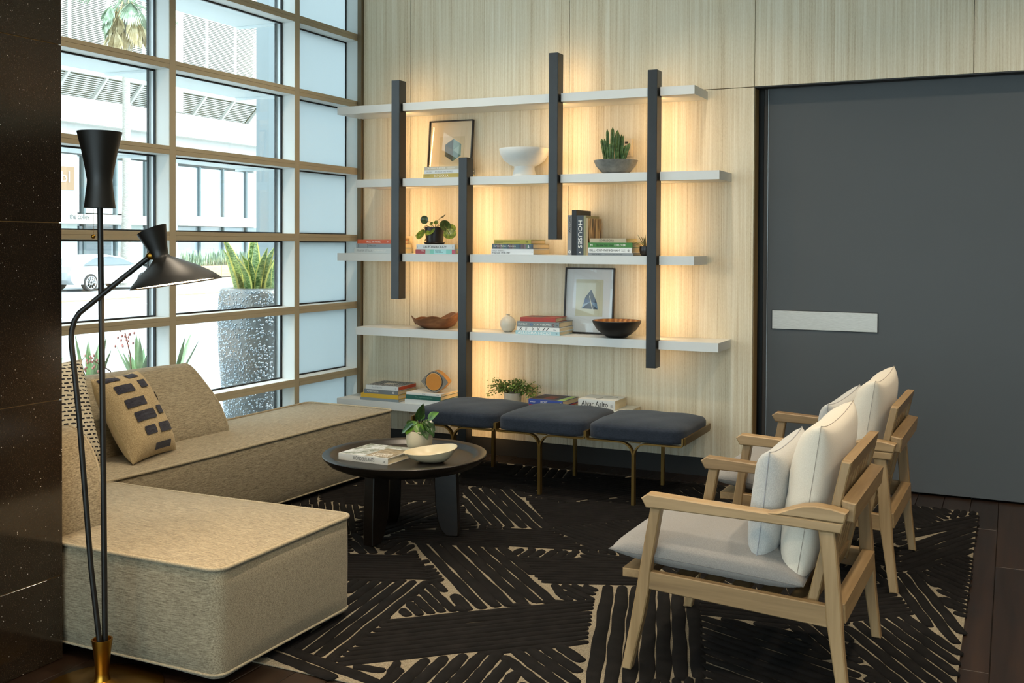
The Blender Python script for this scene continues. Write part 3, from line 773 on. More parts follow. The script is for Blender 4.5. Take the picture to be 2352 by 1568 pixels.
def cactus_stem(x, y, h, r, lx=0.0, ly=0.0):
    rings = []; n = 16
    for i in range(13):
        s_ = i/12; rr = r*(0.72+0.45*math.sin(PI*(0.12+0.72*s_))) if s_ < 0.86 else r*max(0.06, 1.05*math.sqrt(max(0, 1-((s_-0.86)/0.14)**2)))
        cx, cy, cz = x+lx*s_*(1+0.4*s_), y+ly*s_, 0.062+h*s_
        rings.append([(cx+rr*(1+0.32*math.cos(4*a)*(1+0.15*math.sin(40*s_)))*math.cos(a)*0.85, cy+rr*(1+0.32*math.cos(4*a))*math.sin(a)*0.85, cz) for a in [2*PI*q/n for q in range(n)]])
    G().loft(rings).build('stem', M_CACT, cb, True, 60)
for a in [(-0.025, 0.0, 0.235, 0.0105, 0.002, 0), (-0.050, 0.0, 0.225, 0.0085, -0.006, 0), (0.0, 0.012, 0.218, 0.011, 0.004, 0), (0.006, -0.012, 0.20, 0.012, 0.01, 0),
          (-0.062, -0.008, 0.165, 0.011, -0.022, 0), (-0.05, -0.02, 0.165, 0.007, -0.014, 0), (0.025, 0.005, 0.190, 0.007, 0.008, 0), (0.035, -0.005, 0.180, 0.0075, 0.011, 0),
          (0.050, -0.01, 0.13, 0.012, 0.030, 0), (0.042, 0.012, 0.12, 0.008, 0.012, 0), (-0.018, -0.03, 0.135, 0.013, 0.0, -0.006), (-0.034, -0.02, 0.11, 0.010, -0.004, -0.01), (0.018, -0.025, 0.10, 0.010, 0.004, -0.01), (-0.008, 0.03, 0.19, 0.009, -0.004, 0.006)]:
    cactus_stem(*a)
# ---- wall plates
sw = thing('wall_switch', 'cream switch plate on the wall behind the cactus', 'switch', (-2.240, 6.4095, 2.008))
M_PLATE = plain('cream_plastic', '#dccdb0', 0.4)
G().box(-0.036, 0.036, -0.028, 0, 0, 0.118, 0.004).build('plate', M_PLATE, sw)
G().box(-0.010, 0.012, -0.0295, -0.0282, 0.085, 0.098, 0.0005).build('display', plain('dark_print', '#3a2c22', 0.5), sw)
G().box(-0.020, 0.026, -0.031, -0.0282, 0.012, 0.034, 0.0005).build('button', plain('plate_button', '#b9a888', 0.5), sw)
def outlet(x, z, lab):
    o = thing('wall_outlet', lab, 'outlet', (x, 6.4095, z))
    G().box(-0.035, 0.035, -0.006, 0, 0, 0.112, 0.002).build('plate', plain('outlet_plate', '#d8c295', 0.5), o)
    for zz in (0.028, 0.070):
        G().box(-0.017, 0.017, -0.008, -0.0062, zz, zz+0.028, 0.001).build('socket', plain('outlet_socket', '#c7ae7c', 0.5), o)
        G().box(-0.008, -0.005, -0.0086, -0.0081, zz+0.010, zz+0.020).box(0.005, 0.008, -0.0086, -0.0081, zz+0.010, zz+0.020).build('slot', INK_K, o)
outlet(-3.880, 1.388, 'wall outlet low behind the leftmost black post')
outlet(-2.980+0.075, 0.395, 'wall outlet beside the fern behind the bench')
outlet(-3.42, 0.40, 'wall outlet behind the eye sculpture books')
# ---- money plant
pl = thing('potted_plant', 'round leaved money plant in a dark pot on two books', 'plant', (-3.545, 6.20, 1.4425))
M_DPOT = plain('dark_ceramic', '#241d19', 0.35, vary=0.1)
G().lathe([(0.0, 0.0), (0.060, 0.0), (0.074, 0.010), (0.072, 0.014), (0.058, 0.012)], 36, cap0=False, cap1=False).build('saucer', M_DPOT, pl, True, 40)
G().lathe([(0.0, 0.012), (0.056, 0.012), (0.060, 0.04), (0.068, 0.118), (0.064, 0.118), (0.060, 0.100)], 36, cap0=False, cap1=False).build('pot', M_DPOT, pl, True, 40)
G().lathe([(0.062, 0.104), (0.0005, 0.106)], 24, cap0=False).build('soil', SOIL, pl)
M_ML = m_leaf('money_leaf', '#3f5316', '#66791f', '#8d9a35', 0.35, 50); M_MLD = m_leaf('money_leaf_dark', '#24351a', '#34481f', '#4c6130', 0.3, 50)
M_STEM = plain('plant_stem', '#6b5a2c', 0.6)
def money_leaf(tip, nrm, r, mat, mid):
    G().tube([(0, 0, 0.106), mid, tip], 0.0014, 5).build('stalk', M_STEM, pl, True)
    nrm = Vector(nrm).normalized(); a = nrm.orthogonal().normalized(); b = nrm.cross(a); c = Vector(tip)
    rings = [[tuple(c+(a*math.cos(2*PI*i/20)+b*math.sin(2*PI*i/20))*rr+nrm*h) for i in range(20)] for rr, h in ((0.0008, -0.006), (r*0.5, -0.003), (r, 0.002), (r, 0.0012), (r*0.5, -0.0042), (0.0008, -0.0072))]
    G().loft(rings).build('leaf', mat, pl, True, 60)
for a in [((-0.074, -0.01, 0.166), (0.25, -1, 0.1), 0.029, M_MLD, (-0.03, 0, 0.15)), ((0.062, -0.0, 0.188), (-0.5, -0.35, 0.9), 0.026, M_MLD, (0.02, 0, 0.16)),
          ((-0.078, -0.05, 0.066), (-0.3, -0.8, 0.55), 0.040, M_ML, (-0.05, -0.03, 0.125)), ((0.010, -0.078, 0.085), (-0.2, -0.75, 0.75), 0.038, M_ML, (0.0, -0.04, 0.135)),
          ((0.094, -0.02, 0.125), (0.75, -0.6, 0.3), 0.040, M_MLD, (0.06, 0.0, 0.162)), ((0.120, 0.01, 0.105), (0.35, -0.8, 0.4), 0.035, M_ML, (0.06, 0.02, 0.152)),
          ((0.135, -0.03, 0.070), (0.3, -0.75, 0.6), 0.044, M_ML, (0.07, -0.01, 0.142)), ((-0.130, 0.0, 0.072), (-0.6, -0.6, 0.7), 0.026, M_ML, (-0.07, 0.0, 0.13)),
          ((-0.030, 0.01, 0.140), (-0.2, -0.8, 0.5), 0.016, M_ML, (-0.01, 0, 0.12)), ((0.0, 0.02, 0.148), (0.3, -0.8, 0.4), 0.015, M_ML, (0, 0.01, 0.13)), ((-0.095, 0.05, 0.040), (-0.8, -0.4, 0.5), 0.028, M_ML, (-0.06, 0.03, 0.12))]:
    money_leaf(*a)
# ---- small succulent behind the right post
su = thing('small_succulent', 'small spiky succulent in a black pot behind the right post', 'plant', (-2.045, 6.19, 1.3785))
G().lathe([(0.0, 0.0), (0.022, 0.0), (0.034, 0.012), (0.038, 0.035), (0.036, 0.058), (0.033, 0.058), (0.030, 0.048)], 28, cap0=False, cap1=False).build('pot', M_DPOT, su, True, 50)
G().lathe([(0.034, 0.050), (0.0005, 0.052)], 20, cap0=False).build('soil', SOIL, su)
M_SPK = m_leaf('spiky_leaf', '#4a3b22', '#5f5a35', '#857a4c', 0.5)
rnd = random.Random(5)
for i in range(26):
    a = rnd.uniform(0, 2*PI); e = rnd.uniform(0.25, 1.4)
    d = (math.cos(a)*math.cos(e), math.sin(a)*math.cos(e), math.sin(e))
    g = G(); leaf_mesh(g, (0.006*math.cos(a), 0.006*math.sin(a), 0.050), d, (0, 0, 1) if e < 1.2 else (1, 0, 0), rnd.uniform(0.07, 0.10), 0.008, 0.3, 0.08, 4, 'ovate'); g.build('leaf', M_SPK, su, True, 60)
# ---- live edge wooden bowl, bud vase, dark bowl on shelf 4
wbm = wood('cherry_bowl', '#57331a', '#7a4c2c', '#9a6b43', 0, 0.5, 50, 14, 0.25)
g = G(); n = 48
def wring(sc, z, th=0.0):
    out = []
    for i in range(n):
        a = 2*PI*i/n
        r = 1+0.05*math.sin(3*a+0.5)+0.03*math.sin(5*a+1.2)
        up = (0.010*math.sin(2*a+0.4)+0.012*math.sin(5*a+2)+0.020*math.cos(a)) if sc > 0.8 else 0.0
        out.append((0.187*sc*r*math.cos(a), 0.118*sc*r*math.sin(a), z+up))
    return out
g.loft([wring(0.12, 0.0), wring(0.45, 0.0), wring(0.72, 0.022), wring(0.90, 0.050), wring(1.0, 0.080), wring(0.975, 0.083), wring(0.86, 0.052), wring(0.65, 0.030), wring(0.3, 0.014), wring(0.02, 0.012)], True, True, True)
g.build('wooden_bowl', wbm, None, True, 50, (-3.574, 6.262, 0.866), label='reddish brown live edge wooden bowl on the fourth shelf', cat='bowl')
G().lathe([(0.0, 0.0), (0.022, 0.0), (0.042, 0.018), (0.054, 0.050), (0.050, 0.075), (0.032, 0.098), (0.015, 0.106), (0.011, 0.111), (0.015, 0.117), (0.012, 0.118), (0.008, 0.108)], 36, cap0=False, cap1=False) \
    .build('bud_vase', plain('glazed_stone_white', '#c9c2b3', 0.28, vary=0.05, scale=30), None, True, 50, (-3.006, 6.235, 0.866), label='small round off white bud vase on the fourth shelf', cat='vase')
bbw = thing('black_bowl', 'black turned bowl with a warm wood interior on the fourth shelf', 'bowl', (-2.229, 6.19, 0.866))
G().lathe([(0.0, 0.0), (0.054, 0.0), (0.088, 0.020), (0.125, 0.052), (0.149, 0.090), (0.153, 0.104), (0.150, 0.108), (0.147, 0.107)], 52, cap0=False, cap1=False).build('outer_shell', plain('charred_black', '#17120f', 0.5, vary=0.15, scale=60), bbw, True, 50)
kk = N('turned_ash'); vv = kk.coords(); wv = kk.n('ShaderNodeTexWave', wave_type='BANDS'); wv.inputs['Scale'].default_value = 9; wv.inputs['Distortion'].default_value = 6; kk.l(vv, wv.inputs['Vector'])
kk.base(kk.ramp(wv.outputs['Fac'], [(0.0, '#8f5a2d'), (0.6, '#b5793f'), (1.0, '#d09a5c')]), 0.4)
G().lathe([(0.147, 0.107), (0.138, 0.088), (0.115, 0.056), (0.08, 0.030), (0.0005, 0.022)], 52, cap0=False).build('wood_interior', kk.m, bbw, True, 50)
# ---- eye sculpture on the lowest shelf
ey = thing('eye_sculpture', 'eye shaped wooden sculpture with an orange disc on white books', 'sculpture', (-3.531, 6.205, 0.4362), 0.15)
def eye_poly(w, h, n=20):
    out = []
    for i in range(n): t = -1+2*i/n; out.append((w*t, h*(1-abs(t)**1.7)))
    for i in range(n): t = 1-2*i/n; out.append((w*t, -h*(1-abs(t)**1.7)))
    return out
E1 = [(p[0], p[1]+0.0755) for p in eye_poly(0.100, 0.075)]
kk = N('carved_grey_wood'); vv = kk.coords((1, 1, 1)); wv = kk.n('ShaderNodeTexWave'); wv.bands_direction = 'DIAGONAL'; wv.inputs['Scale'].default_value = 70; wv.inputs['Distortion'].default_value = 3; kk.l(vv, wv.inputs['Vector'])
kk.base(kk.ramp(wv.outputs['Fac'], [(0.2, '#5d5a54'), (0.8, '#a39d92')]), 0.7); kk.bump(wv.outputs['Fac'], 0.5, 0.002)
G().prism(E1, -0.03, 0.035, 'y', 0.002).build('body', wood('eye_side_wood', '#b07b3a', '#c9954f', '#dcae6c', 1), ey)
G().prism([(p[0]*0.985, (p[1]-0.0755)*0.985+0.0755) for p in E1], -0.0325, -0.0302, 'y', 0.0005).build('carved_face', kk.m, ey)
disc = lambda r, n=40: [(r*math.cos(2*PI*i/n)-0.004, r*1.02*math.sin(2*PI*i/n)+0.0755) for i in range(n)]
G().prism(disc(0.0640), -0.0342, -0.0326, 'y').build('dark_ring', plain('eye_ring', '#3c3a36', 0.7), ey)
G().prism(disc(0.0585), -0.0368, -0.0343, 'y', 0.0005).build('pale_ring', plain('eye_ring_pale', '#cfae7b', 0.5), ey)
G().prism(disc(0.0555), -0.0385, -0.0369, 'y', 0.0006).build('orange_disc', plain('eye_disc', '#c6822f', 0.55, vary=0.08, scale=30), ey)
# ---- maidenhair fern
fe = thing('potted_fern', 'bushy maidenhair fern in a pale pot behind the bench', 'plant', (-2.975, 6.25, 0.3595))
G().lathe([(0.0, 0.0), (0.045, 0.0), (0.055, 0.02), (0.060, 0.105), (0.056, 0.106), (0.053, 0.09)], 30, cap0=False, cap1=False).build('pot', plain('pale_stoneware', '#b9b2a2', 0.6, vary=0.08), fe, True, 50)
G().lathe([(0.056, 0.092), (0.0005, 0.094)], 20, cap0=False).build('soil', SOIL, fe)
rnd = random.Random(11); lg = G(); sg_ = G()
for i in range(46):
    a = rnd.uniform(0, 2*PI); R = rnd.uniform(0.06, 0.17)*(1.25 if abs(math.cos(a)) > 0.7 else 0.75); H = rnd.uniform(0.03, 0.125)
    p0 = Vector((0.02*math.cos(a), 0.02*math.sin(a), 0.09)); p2 = Vector((R*math.cos(a), R*math.sin(a)*0.6, 0.09+H-0.05*(R/0.2))); p1 = (p0+p2)/2+Vector((0, 0, 0.05))
    path = [p0*(1-t)**2+p1*2*t*(1-t)+p2*t*t for t in [j/6 for j in range(7)]]
    sg_.tube(path, 0.0007, 4)
    for t in range(26):
        q = rnd.uniform(0.35, 1.05); c = p0*(1-q)**2+p1*2*q*(1-q)+p2*q*q
        c = c+Vector((rnd.gauss(0, 0.013), rnd.gauss(0, 0.010), rnd.gauss(0, 0.011)))
        nr = Vector((rnd.gauss(0, 0.6), rnd.gauss(-0.5, 0.5), 1)).normalized(); u = nr.orthogonal().normalized(); w = nr.cross(u); r = rnd.uniform(0.0045, 0.0085)
        lg.add([tuple(c-u*r), tuple(c+w*r*0.9-u*0.2*r), tuple(c+u*r+w*0.3*r), tuple(c+u*r-w*0.3*r), tuple(c-w*r*0.9-u*0.2*r)], [(0, 1, 2, 3, 4)])
sg_.build('stalks', plain('fern_stalk', '#3a2618', 0.6), fe, kind='stuff')
lg.build('leaflets', m_leaf('fern_leaf', '#2f4716', '#4e6a24', '#7d9440', 0.5, 60), fe, kind='stuff')
# ================================================================== sofas
M_SOFA = fabric('oatmeal_weave', '#665b48', '#b3a68b', 0, 0.95, 1000, 160, 0.07, 0.8)
M_SOFA_Y = fabric('oatmeal_weave_lengthwise', '#665b48', '#b3a68b', 1, 0.95, 1000, 160, 0.07, 0.8)
M_PIPE = fabric('oatmeal_piping', '#82765f', '#b8ab90', 2, 0.95, 900, 300, 0.3, 0.25)
M_BLACK = plain('black_rubber', '#0b0a0a', 0.7)
def sofa_block(t, x0, x1, y0, y1, z0, z1, r=0.045, bulge=0.012, crown=0.02, mat=None, ripple=0.004, seed=1):
    mat = mat or M_SOFA
    rings = []; hz = z1-z0
    rn = random.Random(seed); ph = [rn.uniform(0, 6) for _ in range(4)]
    def ring(off, z, sc=None):
        P = rrect(x0-off, x1+off, y0-off, y1+off, r+off, 6)
        out = []
        m = len(P)
        # subdivide straight runs
        for i in range(m):
            a, b = P[i], P[(i+1) % m]; L = math.hypot(a[0]-b[0], a[1]-b[1]); k = max(1, int(L/0.08))
            for j in range(k): out.append((a[0]+(b[0]-a[0])*j/k, a[1]+(b[1]-a[1])*j/k, z))
        return out
    base = ring(0, 0)
    for off, zf in ((-0.012, 0.0), (0.0, 0.03), (bulge*0.6, 0.2), (bulge, 0.5), (bulge*0.7, 0.8), (0.0, 0.985)):
        P = ring(0, z0+hz*zf)
        cx, cy = (x0+x1)/2, (y0+y1)/2
        out = []
        for p in P:
            ex = min(1, (min(p[0]-x0, x1-p[0])+0.02)/0.25); ey = min(1, (min(p[1]-y0, y1-p[1])+0.02)/0.25)
            dx = (1 if p[0] > cx else -1)*off*max(0, ey if abs(p[0]-x0) < 0.06 or abs(p[0]-x1) < 0.06 else 0)
            dy = (1 if p[1] > cy else -1)*off*max(0, ex if abs(p[1]-y0) < 0.06 or abs(p[1]-y1) < 0.06 else 0)
            out.append((p[0]+dx, p[1]+dy, p[2]+(ripple*math.sin(3*p[0]+2.2*p[1]+ph[0]) if zf > 0.9 else 0)))
        rings.append(out)
    top = rings[-1]
    cx, cy = (x0+x1)/2, (y0+y1)/2
    for f in (0.99, 0.96, 0.9, 0.8, 0.65, 0.45, 0.25, 0.06):
        rings.append([(cx+(p[0]-cx)*f, cy+(p[1]-cy)*f, z1-0.004+crown*(1-f**3)+0.004*math.sin(9*p[0]*f+ph[1])*math.sin(7*p[1]*f+ph[2])*(1-f)+(p[2]-top[0][2])*f) for p in top])
    G().loft(rings).build('seat_block', mat, t, True, 180)
    def push(p, d):
        ix = min(max(p[0], x0+r), x1-r); iy = min(max(p[1], y0+r), y1-r)
        n_ = Vector((p[0]-ix, p[1]-iy)); n_ = n_.normalized() if n_.length > 1e-6 else Vector((0, 0))
        return (p[0]+n_.x*d, p[1]+n_.y*d, p[2]+0.002)
    G().tube([push(p, 0.003) for p in top], 0.0075, 8, True).build('piping', M_PIPE, t, True, 180)
    G().tube([(p[0], p[1], z0+0.012) for p in ring(0.0, 0)], 0.005, 6, True).build('hem_piping', M_PIPE, t, True, 180)
    for fx in (x0+0.08, x1-0.08):
        for fy in (y0+0.08, y1-0.08):
            G().lathe([(0.022, 0.0135), (0.022, z0+0.004)], 14, (fx, fy, 0)).build('glide', M_BLACK, t)
PROF = [(0.0, 0.385), (0.004, 0.45), (-0.004, 0.52), (-0.022, 0.58), (-0.05, 0.64), (-0.09, 0.695), (-0.135, 0.735), (-0.19, 0.758), (-0.235, 0.760), (-0.262, 0.748), (-0.268, 0.72), (-0.268, 0.385)]
PROF_A = [(0.0, 0.385), (0.003, 0.46), (0.001, 0.53), (-0.010, 0.602), (-0.026, 0.645), (-0.045, 0.679), (-0.075, 0.717), (-0.105, 0.744), (-0.156, 0.759), (-0.21, 0.755), (-0.25, 0.73), (-0.25, 0.385)]
PROF_B = [(0.0, 0.385), (-0.004, 0.43), (-0.016, 0.468), (-0.062, 0.551), (-0.124, 0.621), (-0.20, 0.690), (-0.25, 0.732), (-0.28, 0.752), (-0.315, 0.766), (-0.345, 0.764), (-0.356, 0.735), (-0.356, 0.385)]
def backrest(t, xs, y0, y1, skew=0.0, mat=None, PROF=PROF):
    """quarter round bolster; front foot of the curve at x = xs, extruded along y"""
    m = 14; rings = []
    for k in range(m+1):
        f = k/m; y = y0+(y1-y0)*f; e = 0.012*(1-(2*f-1)**6)
        rings.append([(xs+p[0]+(e if 0 < i < 8 else 0)+skew*(y-y1), y, p[1]+(e*0.5 if 4 < i < 10 else 0)) for i, p in enumerate(PROF)])
    G().loft(rings).build('backrest', mat or M_SOFA_Y, t, True, 60)
    for y in (y0, y1):
        G().tube([(xs+p[0]+skew*(y-y1), y, p[1]) for p in PROF[:-1]], 0.006, 8).build('backrest_piping', M_PIPE, t, True, 180)
sa = thing('sofa_module', 'near end beige upholstered sofa block beside the granite pillar', 'sofa', (-2.30, 2.63, 0.0), 0.0, 'beige sofa modules')
sofa_block(sa, -1.28, 0.0, 0.0, 0.755, 0.032, 0.396, seed=2)
backrest(sa, -0.714, 0.012, 0.185, 0.25, PROF=PROF_A)
sb_ = thing('sofa_module', 'long beige sofa bench with backrest under the street window', 'sofa', (-3.600, 3.44, 0.0), -math.radians(2.06), 'beige sofa modules')
sofa_block(sb_, -0.675, 0.0, -0.50, 2.20, 0.032, 0.396, crown=0.024, mat=M_SOFA_Y, seed=5)
backrest(sb_, -0.318, -0.47, 1.065, PROF=PROF_B)
# ---- throw pillows on the long bench
def m_dash():
    k = N('dashed_cotton'); v = k.coords()
    sp = k.n('ShaderNodeSeparateXYZ'); k.l(v, sp.inputs[0])
    wob = k.noise(v, 18, 2)
    z = k.math('ADD', k.math('MULTIPLY', sp.outputs[2], 52), k.math('MULTIPLY', wob, 0.8))
    zf = k.math('FRACT', z); band = k.math('LESS_THAN', zf, 0.36)
    x = k.math('ADD', k.math('MULTIPLY', sp.outputs[0], 30), k.math('MULTIPLY', k.math('FLOOR', z), 0.37))
    x = k.math('ADD', x, k.math('MULTIPLY', k.noise(v, 60, 2), 0.5))
    xf = k.math('FRACT', x); dash = k.math('LESS_THAN', xf, 0.70)
    m = k.math('MULTIPLY', band, dash)
    k.base(k.mix(m, '#cfc6b0', '#23242a'), 0.95, 0, 0.2); k.bump(k.math('ADD', k.noise(v, 400, 2), m), 0.4, 0.0015)
    return k.m
def place(o, loc, rot): o.location = loc; o.rotation_euler = rot; return o
M_DASH = m_dash()
p1 = thing('throw_pillow', 'white cushion with rows of small dark dashes on the sofa', 'pillow')
pillow(0.46, 0.51, 0.17, 20, 0.05, 4, 0.6, 0.0, 0.03, 4).build('cover', M_DASH, p1, True, 180, weld=True)
G().tube(pillow_edge(0.46, 0.51, 0.05), 0.003, 6, True).build('seam', plain('cream_seam', '#c8bda5', 0.9), p1, True, 180)
place(p1, (-3.957, 3.377, 0.650), (math.radians(-22), 0, math.radians(78.5)))
M_BOUCLE = fabric('natural_boucle', '#8f7b58', '#cdb890', 0, 1.0, 700, 330, 0.9, 1.2)
M_TWEED = fabric('indigo_weave', '#14151f', '#42424e', 0, 1.0, 900, 150, 0.06, 1.0)
M_BACKC = fabric('plain_linen_back', '#b49f78', '#cdb98f', 0, 0.95, 900, 30, 0.3, 0.3)
p2 = thing('throw_pillow', 'nubby tan cushion with dark blue woven blocks on the sofa', 'pillow')
PW, PH, PT = 0.37, 0.45, 0.16
gp = pillow(PW, PH, PT, 22, 0.05, 4, 0.6, 0.0, 0.03, 9)
half = len(gp.f)//2
def split(gp, front):
    g = G(); h = len(gp.v)//2
    if front: g.v = gp.v[:h]; g.f = gp.f[:half]
    else: g.v = gp.v[h:]; g.f = [tuple(i-h for i in q) for q in gp.f[half:]]
    return g
split(gp, True).build('front_cover', M_BOUCLE, p2, True, 180)
split(gp, False).build('back_cover', M_BACKC, p2, True, 180)
def psurf(a, b):
    x = PW/2*a*(1-0.05*(1-b*b)*abs(a)); z = PH/2*b*(1-0.05*(1-a*a)*abs(b))
    th = PT/2*(max(0, 1-abs(a)**4)*max(0, 1-abs(b)**4))**0.6
    return x, -th*1.03-0.0022, z
for (a0, a1, b0, b1) in [(-0.78, -0.12, 0.46, 0.66), (0.18, 0.52, 0.50, 0.70), (-0.72, 0.06, 0.10, 0.30), (-0.62, 0.20, -0.24, -0.02), (0.36, 0.62, -0.18, 0.02),
                         (-0.50, -0.04, -0.58, -0.38), (0.12, 0.66, -0.60, -0.38), (-0.95, -0.35, 0.80, 0.93), (0.0, 0.45, 0.80, 0.94), (0.72, 0.92, 0.16, 0.36), (-0.2, 0.5, -0.93, -0.80)]:
    g = G(); g.grid(lambda u, v, a0=a0, a1=a1, b0=b0, b1=b1: psurf(a0+(a1-a0)*u, b0+(b1-b0)*v), 10, 4); g.build('woven_block', M_TWEED, p2, True, 180)
place(p2, (-3.838, 3.795, 0.606), (math.radians(-30), 0, math.radians(101.5)))
# ================================================================== bench
M_BRASS = plain('aged_brass', '#8c6f3c', 0.36, 0.9, 0.5, vary=0.12, scale=12)
M_NAVY = fabric('navy_canvas', '#181e28', '#2b333f', 0, 0.9, 700, 25, 0.3, 0.35)
be = thing('bench', 'long bench with three navy cushions on a brass frame', 'bench', (-2.4375, 5.755, 0))
BW = 0.5655; by0, by1 = -0.285, 0.285
def flatbar(g, path, w=0.006, y0=0, y1=0.03):
    """bar bent in the xz plane: thickness w, depth y0..y1"""
    P = [Vector((p[0], p[1])) for p in path]; m = len(P); L = []; R = []
    for i in range(m):
        t = (P[min(i+1, m-1)]-P[max(i-1, 0)]).normalized(); nn = Vector((-t.y, t.x))*w/2
        L.append(P[i]+nn); R.append(P[i]-nn)
    rings = [[(L[i].x, y0, L[i].y), (L[i].x, y1, L[i].y), (R[i].x, y1, R[i].y), (R[i].x, y0, R[i].y)] for i in range(m)]
    g.loft(rings)
def arc(cx, cz, r, a0, a1, n=7): return [(cx+r*math.cos(a0+(a1-a0)*i/n), cz+r*math.sin(a0+(a1-a0)*i/n)) for i in range(n+1)]
for y0 in (by0, by1-0.032):
    for k_i in range(3):
        xa = -1.5*BW+k_i*BW; xm = xa+BW/2
        for sg in (-1, 1):
            xe = xm+sg*BW/2-sg*0.004
            path = [(xe, 0.402)]+[(xe, 0.375)]
            c = arc(xe-sg*0.016, 0.372, 0.016, 0.0 if sg > 0 else PI, -PI/2 if sg > 0 else PI*1.5, 5)
            path += c
            path += [(xm+sg*0.085, 0.356)]
            path += arc(xm+sg*0.075, 0.284, 0.072, PI/2, PI if sg > 0 else 0.0, 8)[1:]
            path += [(xm+sg*0.0045, 0.0132)]
            g = G(); flatbar(g, path, 0.0085, y0, y0+0.032); g.build('leg_bar', M_BRASS, be, True, 35)
for k_i in range(4):
    x = -1.5*BW+k_i*BW
    G().box(x-0.005, x+0.005, by0+0.032, by1-0.032, 0.362, 0.402, 0.001).build('cross_rail', M_BRASS, be)
for k_i in range(3):
    xm = -BW+k_i*BW
    G().box(xm-0.03, xm+0.03, by0+0.032, by1-0.032, 0.352, 0.361, 0.001).build('seat_support', M_BRASS, be)
    def crown(x, y, z, xm=xm):
        s_ = 1-min(1, ((x-xm)/0.27)**4); q = 1-min(1, (y/0.275)**4)
        if z > 0.41: z = z+0.020*s_*q-0.004
        return (x, y, z+0.002*math.sin(30*x+k_i)*math.sin(22*y))
    g = G().superbox((xm, -0.004, 0.405), (BW/2-0.0055, 0.282, 0.048), 9.0, 14, crown); g.build('cushion', M_NAVY, be, True, 180, weld=True)
    pth = [(xm+(BW/2-0.008)*c_[0], -0.004+0.277*c_[1], 0.406) for c_ in [(math.copysign(abs(math.cos(a))**0.4, math.cos(a)), math.copysign(abs(math.sin(a))**0.4, math.sin(a))) for a in [2*PI*i/48 for i in range(48)]]]
    G().tube(pth, 0.0022, 5, True).build('cushion_seam', plain('navy_seam', '#141a24', 0.9), be, True)
# ================================================================== coffee table
M_EBON = wood('ebonised_oak', '#0d0a08', '#17120e', '#231b14', 0, 0.32, 120, 20, 0.05, 0.5, 0.25)
ct = thing('coffee_table', 'round black tray top coffee table on three slab legs', 'table', (-2.705, 4.445, 0.0))
G().lathe([(0.0, 0.345), (0.27, 0.345), (0.33, 0.352), (0.375, 0.372), (0.402, 0.400), (0.406, 0.410), (0.403, 0.4135), (0.372, 0.4135), (0.360, 0.410), (0.345, 0.393), (0.33, 0.387), (0.0005, 0.387)], 96, cap0=True, cap1=True).build('tray_top', M_EBON, ct, True, 40)
for ang in (math.radians(-99), math.radians(19), math.radians(139)):
    pr = [(0.262, 0.3455), (0.152, 0.3455), (0.154, 0.24), (0.158, 0.16), (0.168, 0.095), (0.185, 0.045), (0.212, 0.0132), (0.272, 0.0132), (0.272, 0.10)]
    g = G().prism(pr, -0.03, 0.03, 'y', 0.004); g.xf(Matrix.Rotation(ang, 4, 'Z')); g.build('leg', M_EBON, ct, True, 30)
# ---- things on the coffee table
bk = thing('book', 'white book of plants lying on the black coffee table', 'book', (-2.975, 4.263, 0.3875), math.radians(-2))
cov = cover('#d9d3c8'); L_, D_, T_ = 0.290, 0.272, 0.033
G().box(0, L_, 0, D_, 0, 0.003).box(0, L_, 0, D_, T_-0.003, T_).box(0, L_, 0, 0.005, 0.003, T_-0.003).build('cover', cov, bk)
G().box(0.004, L_-0.004, 0.0055, D_-0.004, 0.0032, T_-0.0032).build('pages', PAGE, bk)
kk = N('plant_photo_cover'); vv = kk.coords(); kk.base(kk.ramp(kk.noise(vv, 16, 5, 0.7), [(0.35, '#3f4a34'), (0.45, '#7d8474'), (0.53, '#b9bcb8'), (0.62, '#cdd2d4')]), 0.35)
G().box(0.004, L_-0.004, 0.006, D_-0.003, T_+0.0001, T_+0.0005).build('cover_photo', kk.m, bk)
kk = N('tan_photo_part'); vv = kk.coords(); kk.base(kk.ramp(kk.noise(vv, 30, 4), [(0.35, '#6d6047'), (0.6, '#a3947a')]), 0.35)
G().box(0.15, L_-0.005, 0.012, 0.20, T_+0.0006, T_+0.0008).build('cover_photo', kk.m, bk)
lettering('WONDERPLANTS', INK_K, bk, frame((0.085, -0.0007, 0.0085), (1, 0, 0), (0, 0, 1)), 0.0175, 0.128)
lettering('all', INK_K, bk, frame((0.262, -0.0007, 0.0095), (1, 0, 0), (0, 0, 1)), 0.010, 0.013)
lettering('WONDER', INK_W, bk, frame((0.172, 0.060, T_+0.0010), (1, 0, 0), (0, 1, 0)), 0.030, 0.095)
lettering('PLANTS', INK_W, bk, frame((0.172, 0.022, T_+0.0010), (1, 0, 0), (0, 1, 0)), 0.030, 0.095)
po = thing('potted_plant', 'leafy green pothos in a cream pot on the coffee table', 'plant', (-2.722, 4.612, 0.3875))
G().lathe([(0.0, 0.0), (0.046, 0.0), (0.058, 0.014), (0.066, 0.045), (0.069, 0.108), (0.0675, 0.1105), (0.064, 0.1105), (0.062, 0.09)], 40, cap0=False, cap1=False).build('pot', plain('cream_stoneware', '#c6b697', 0.6, vary=0.04, scale=60, bump=0.15, bscale=300), po, True, 50)
G().lathe([(0.064, 0.094), (0.0005, 0.097)], 24, cap0=False).build('soil', SOIL, po)
M_POTH = m_leaf('pothos_green', '#2c4a12', '#48701c', '#6f9a2e', 0.28, 35); M_POTHD = m_leaf('pothos_dark', '#152a12', '#24401a', '#3a5a28', 0.22, 35)
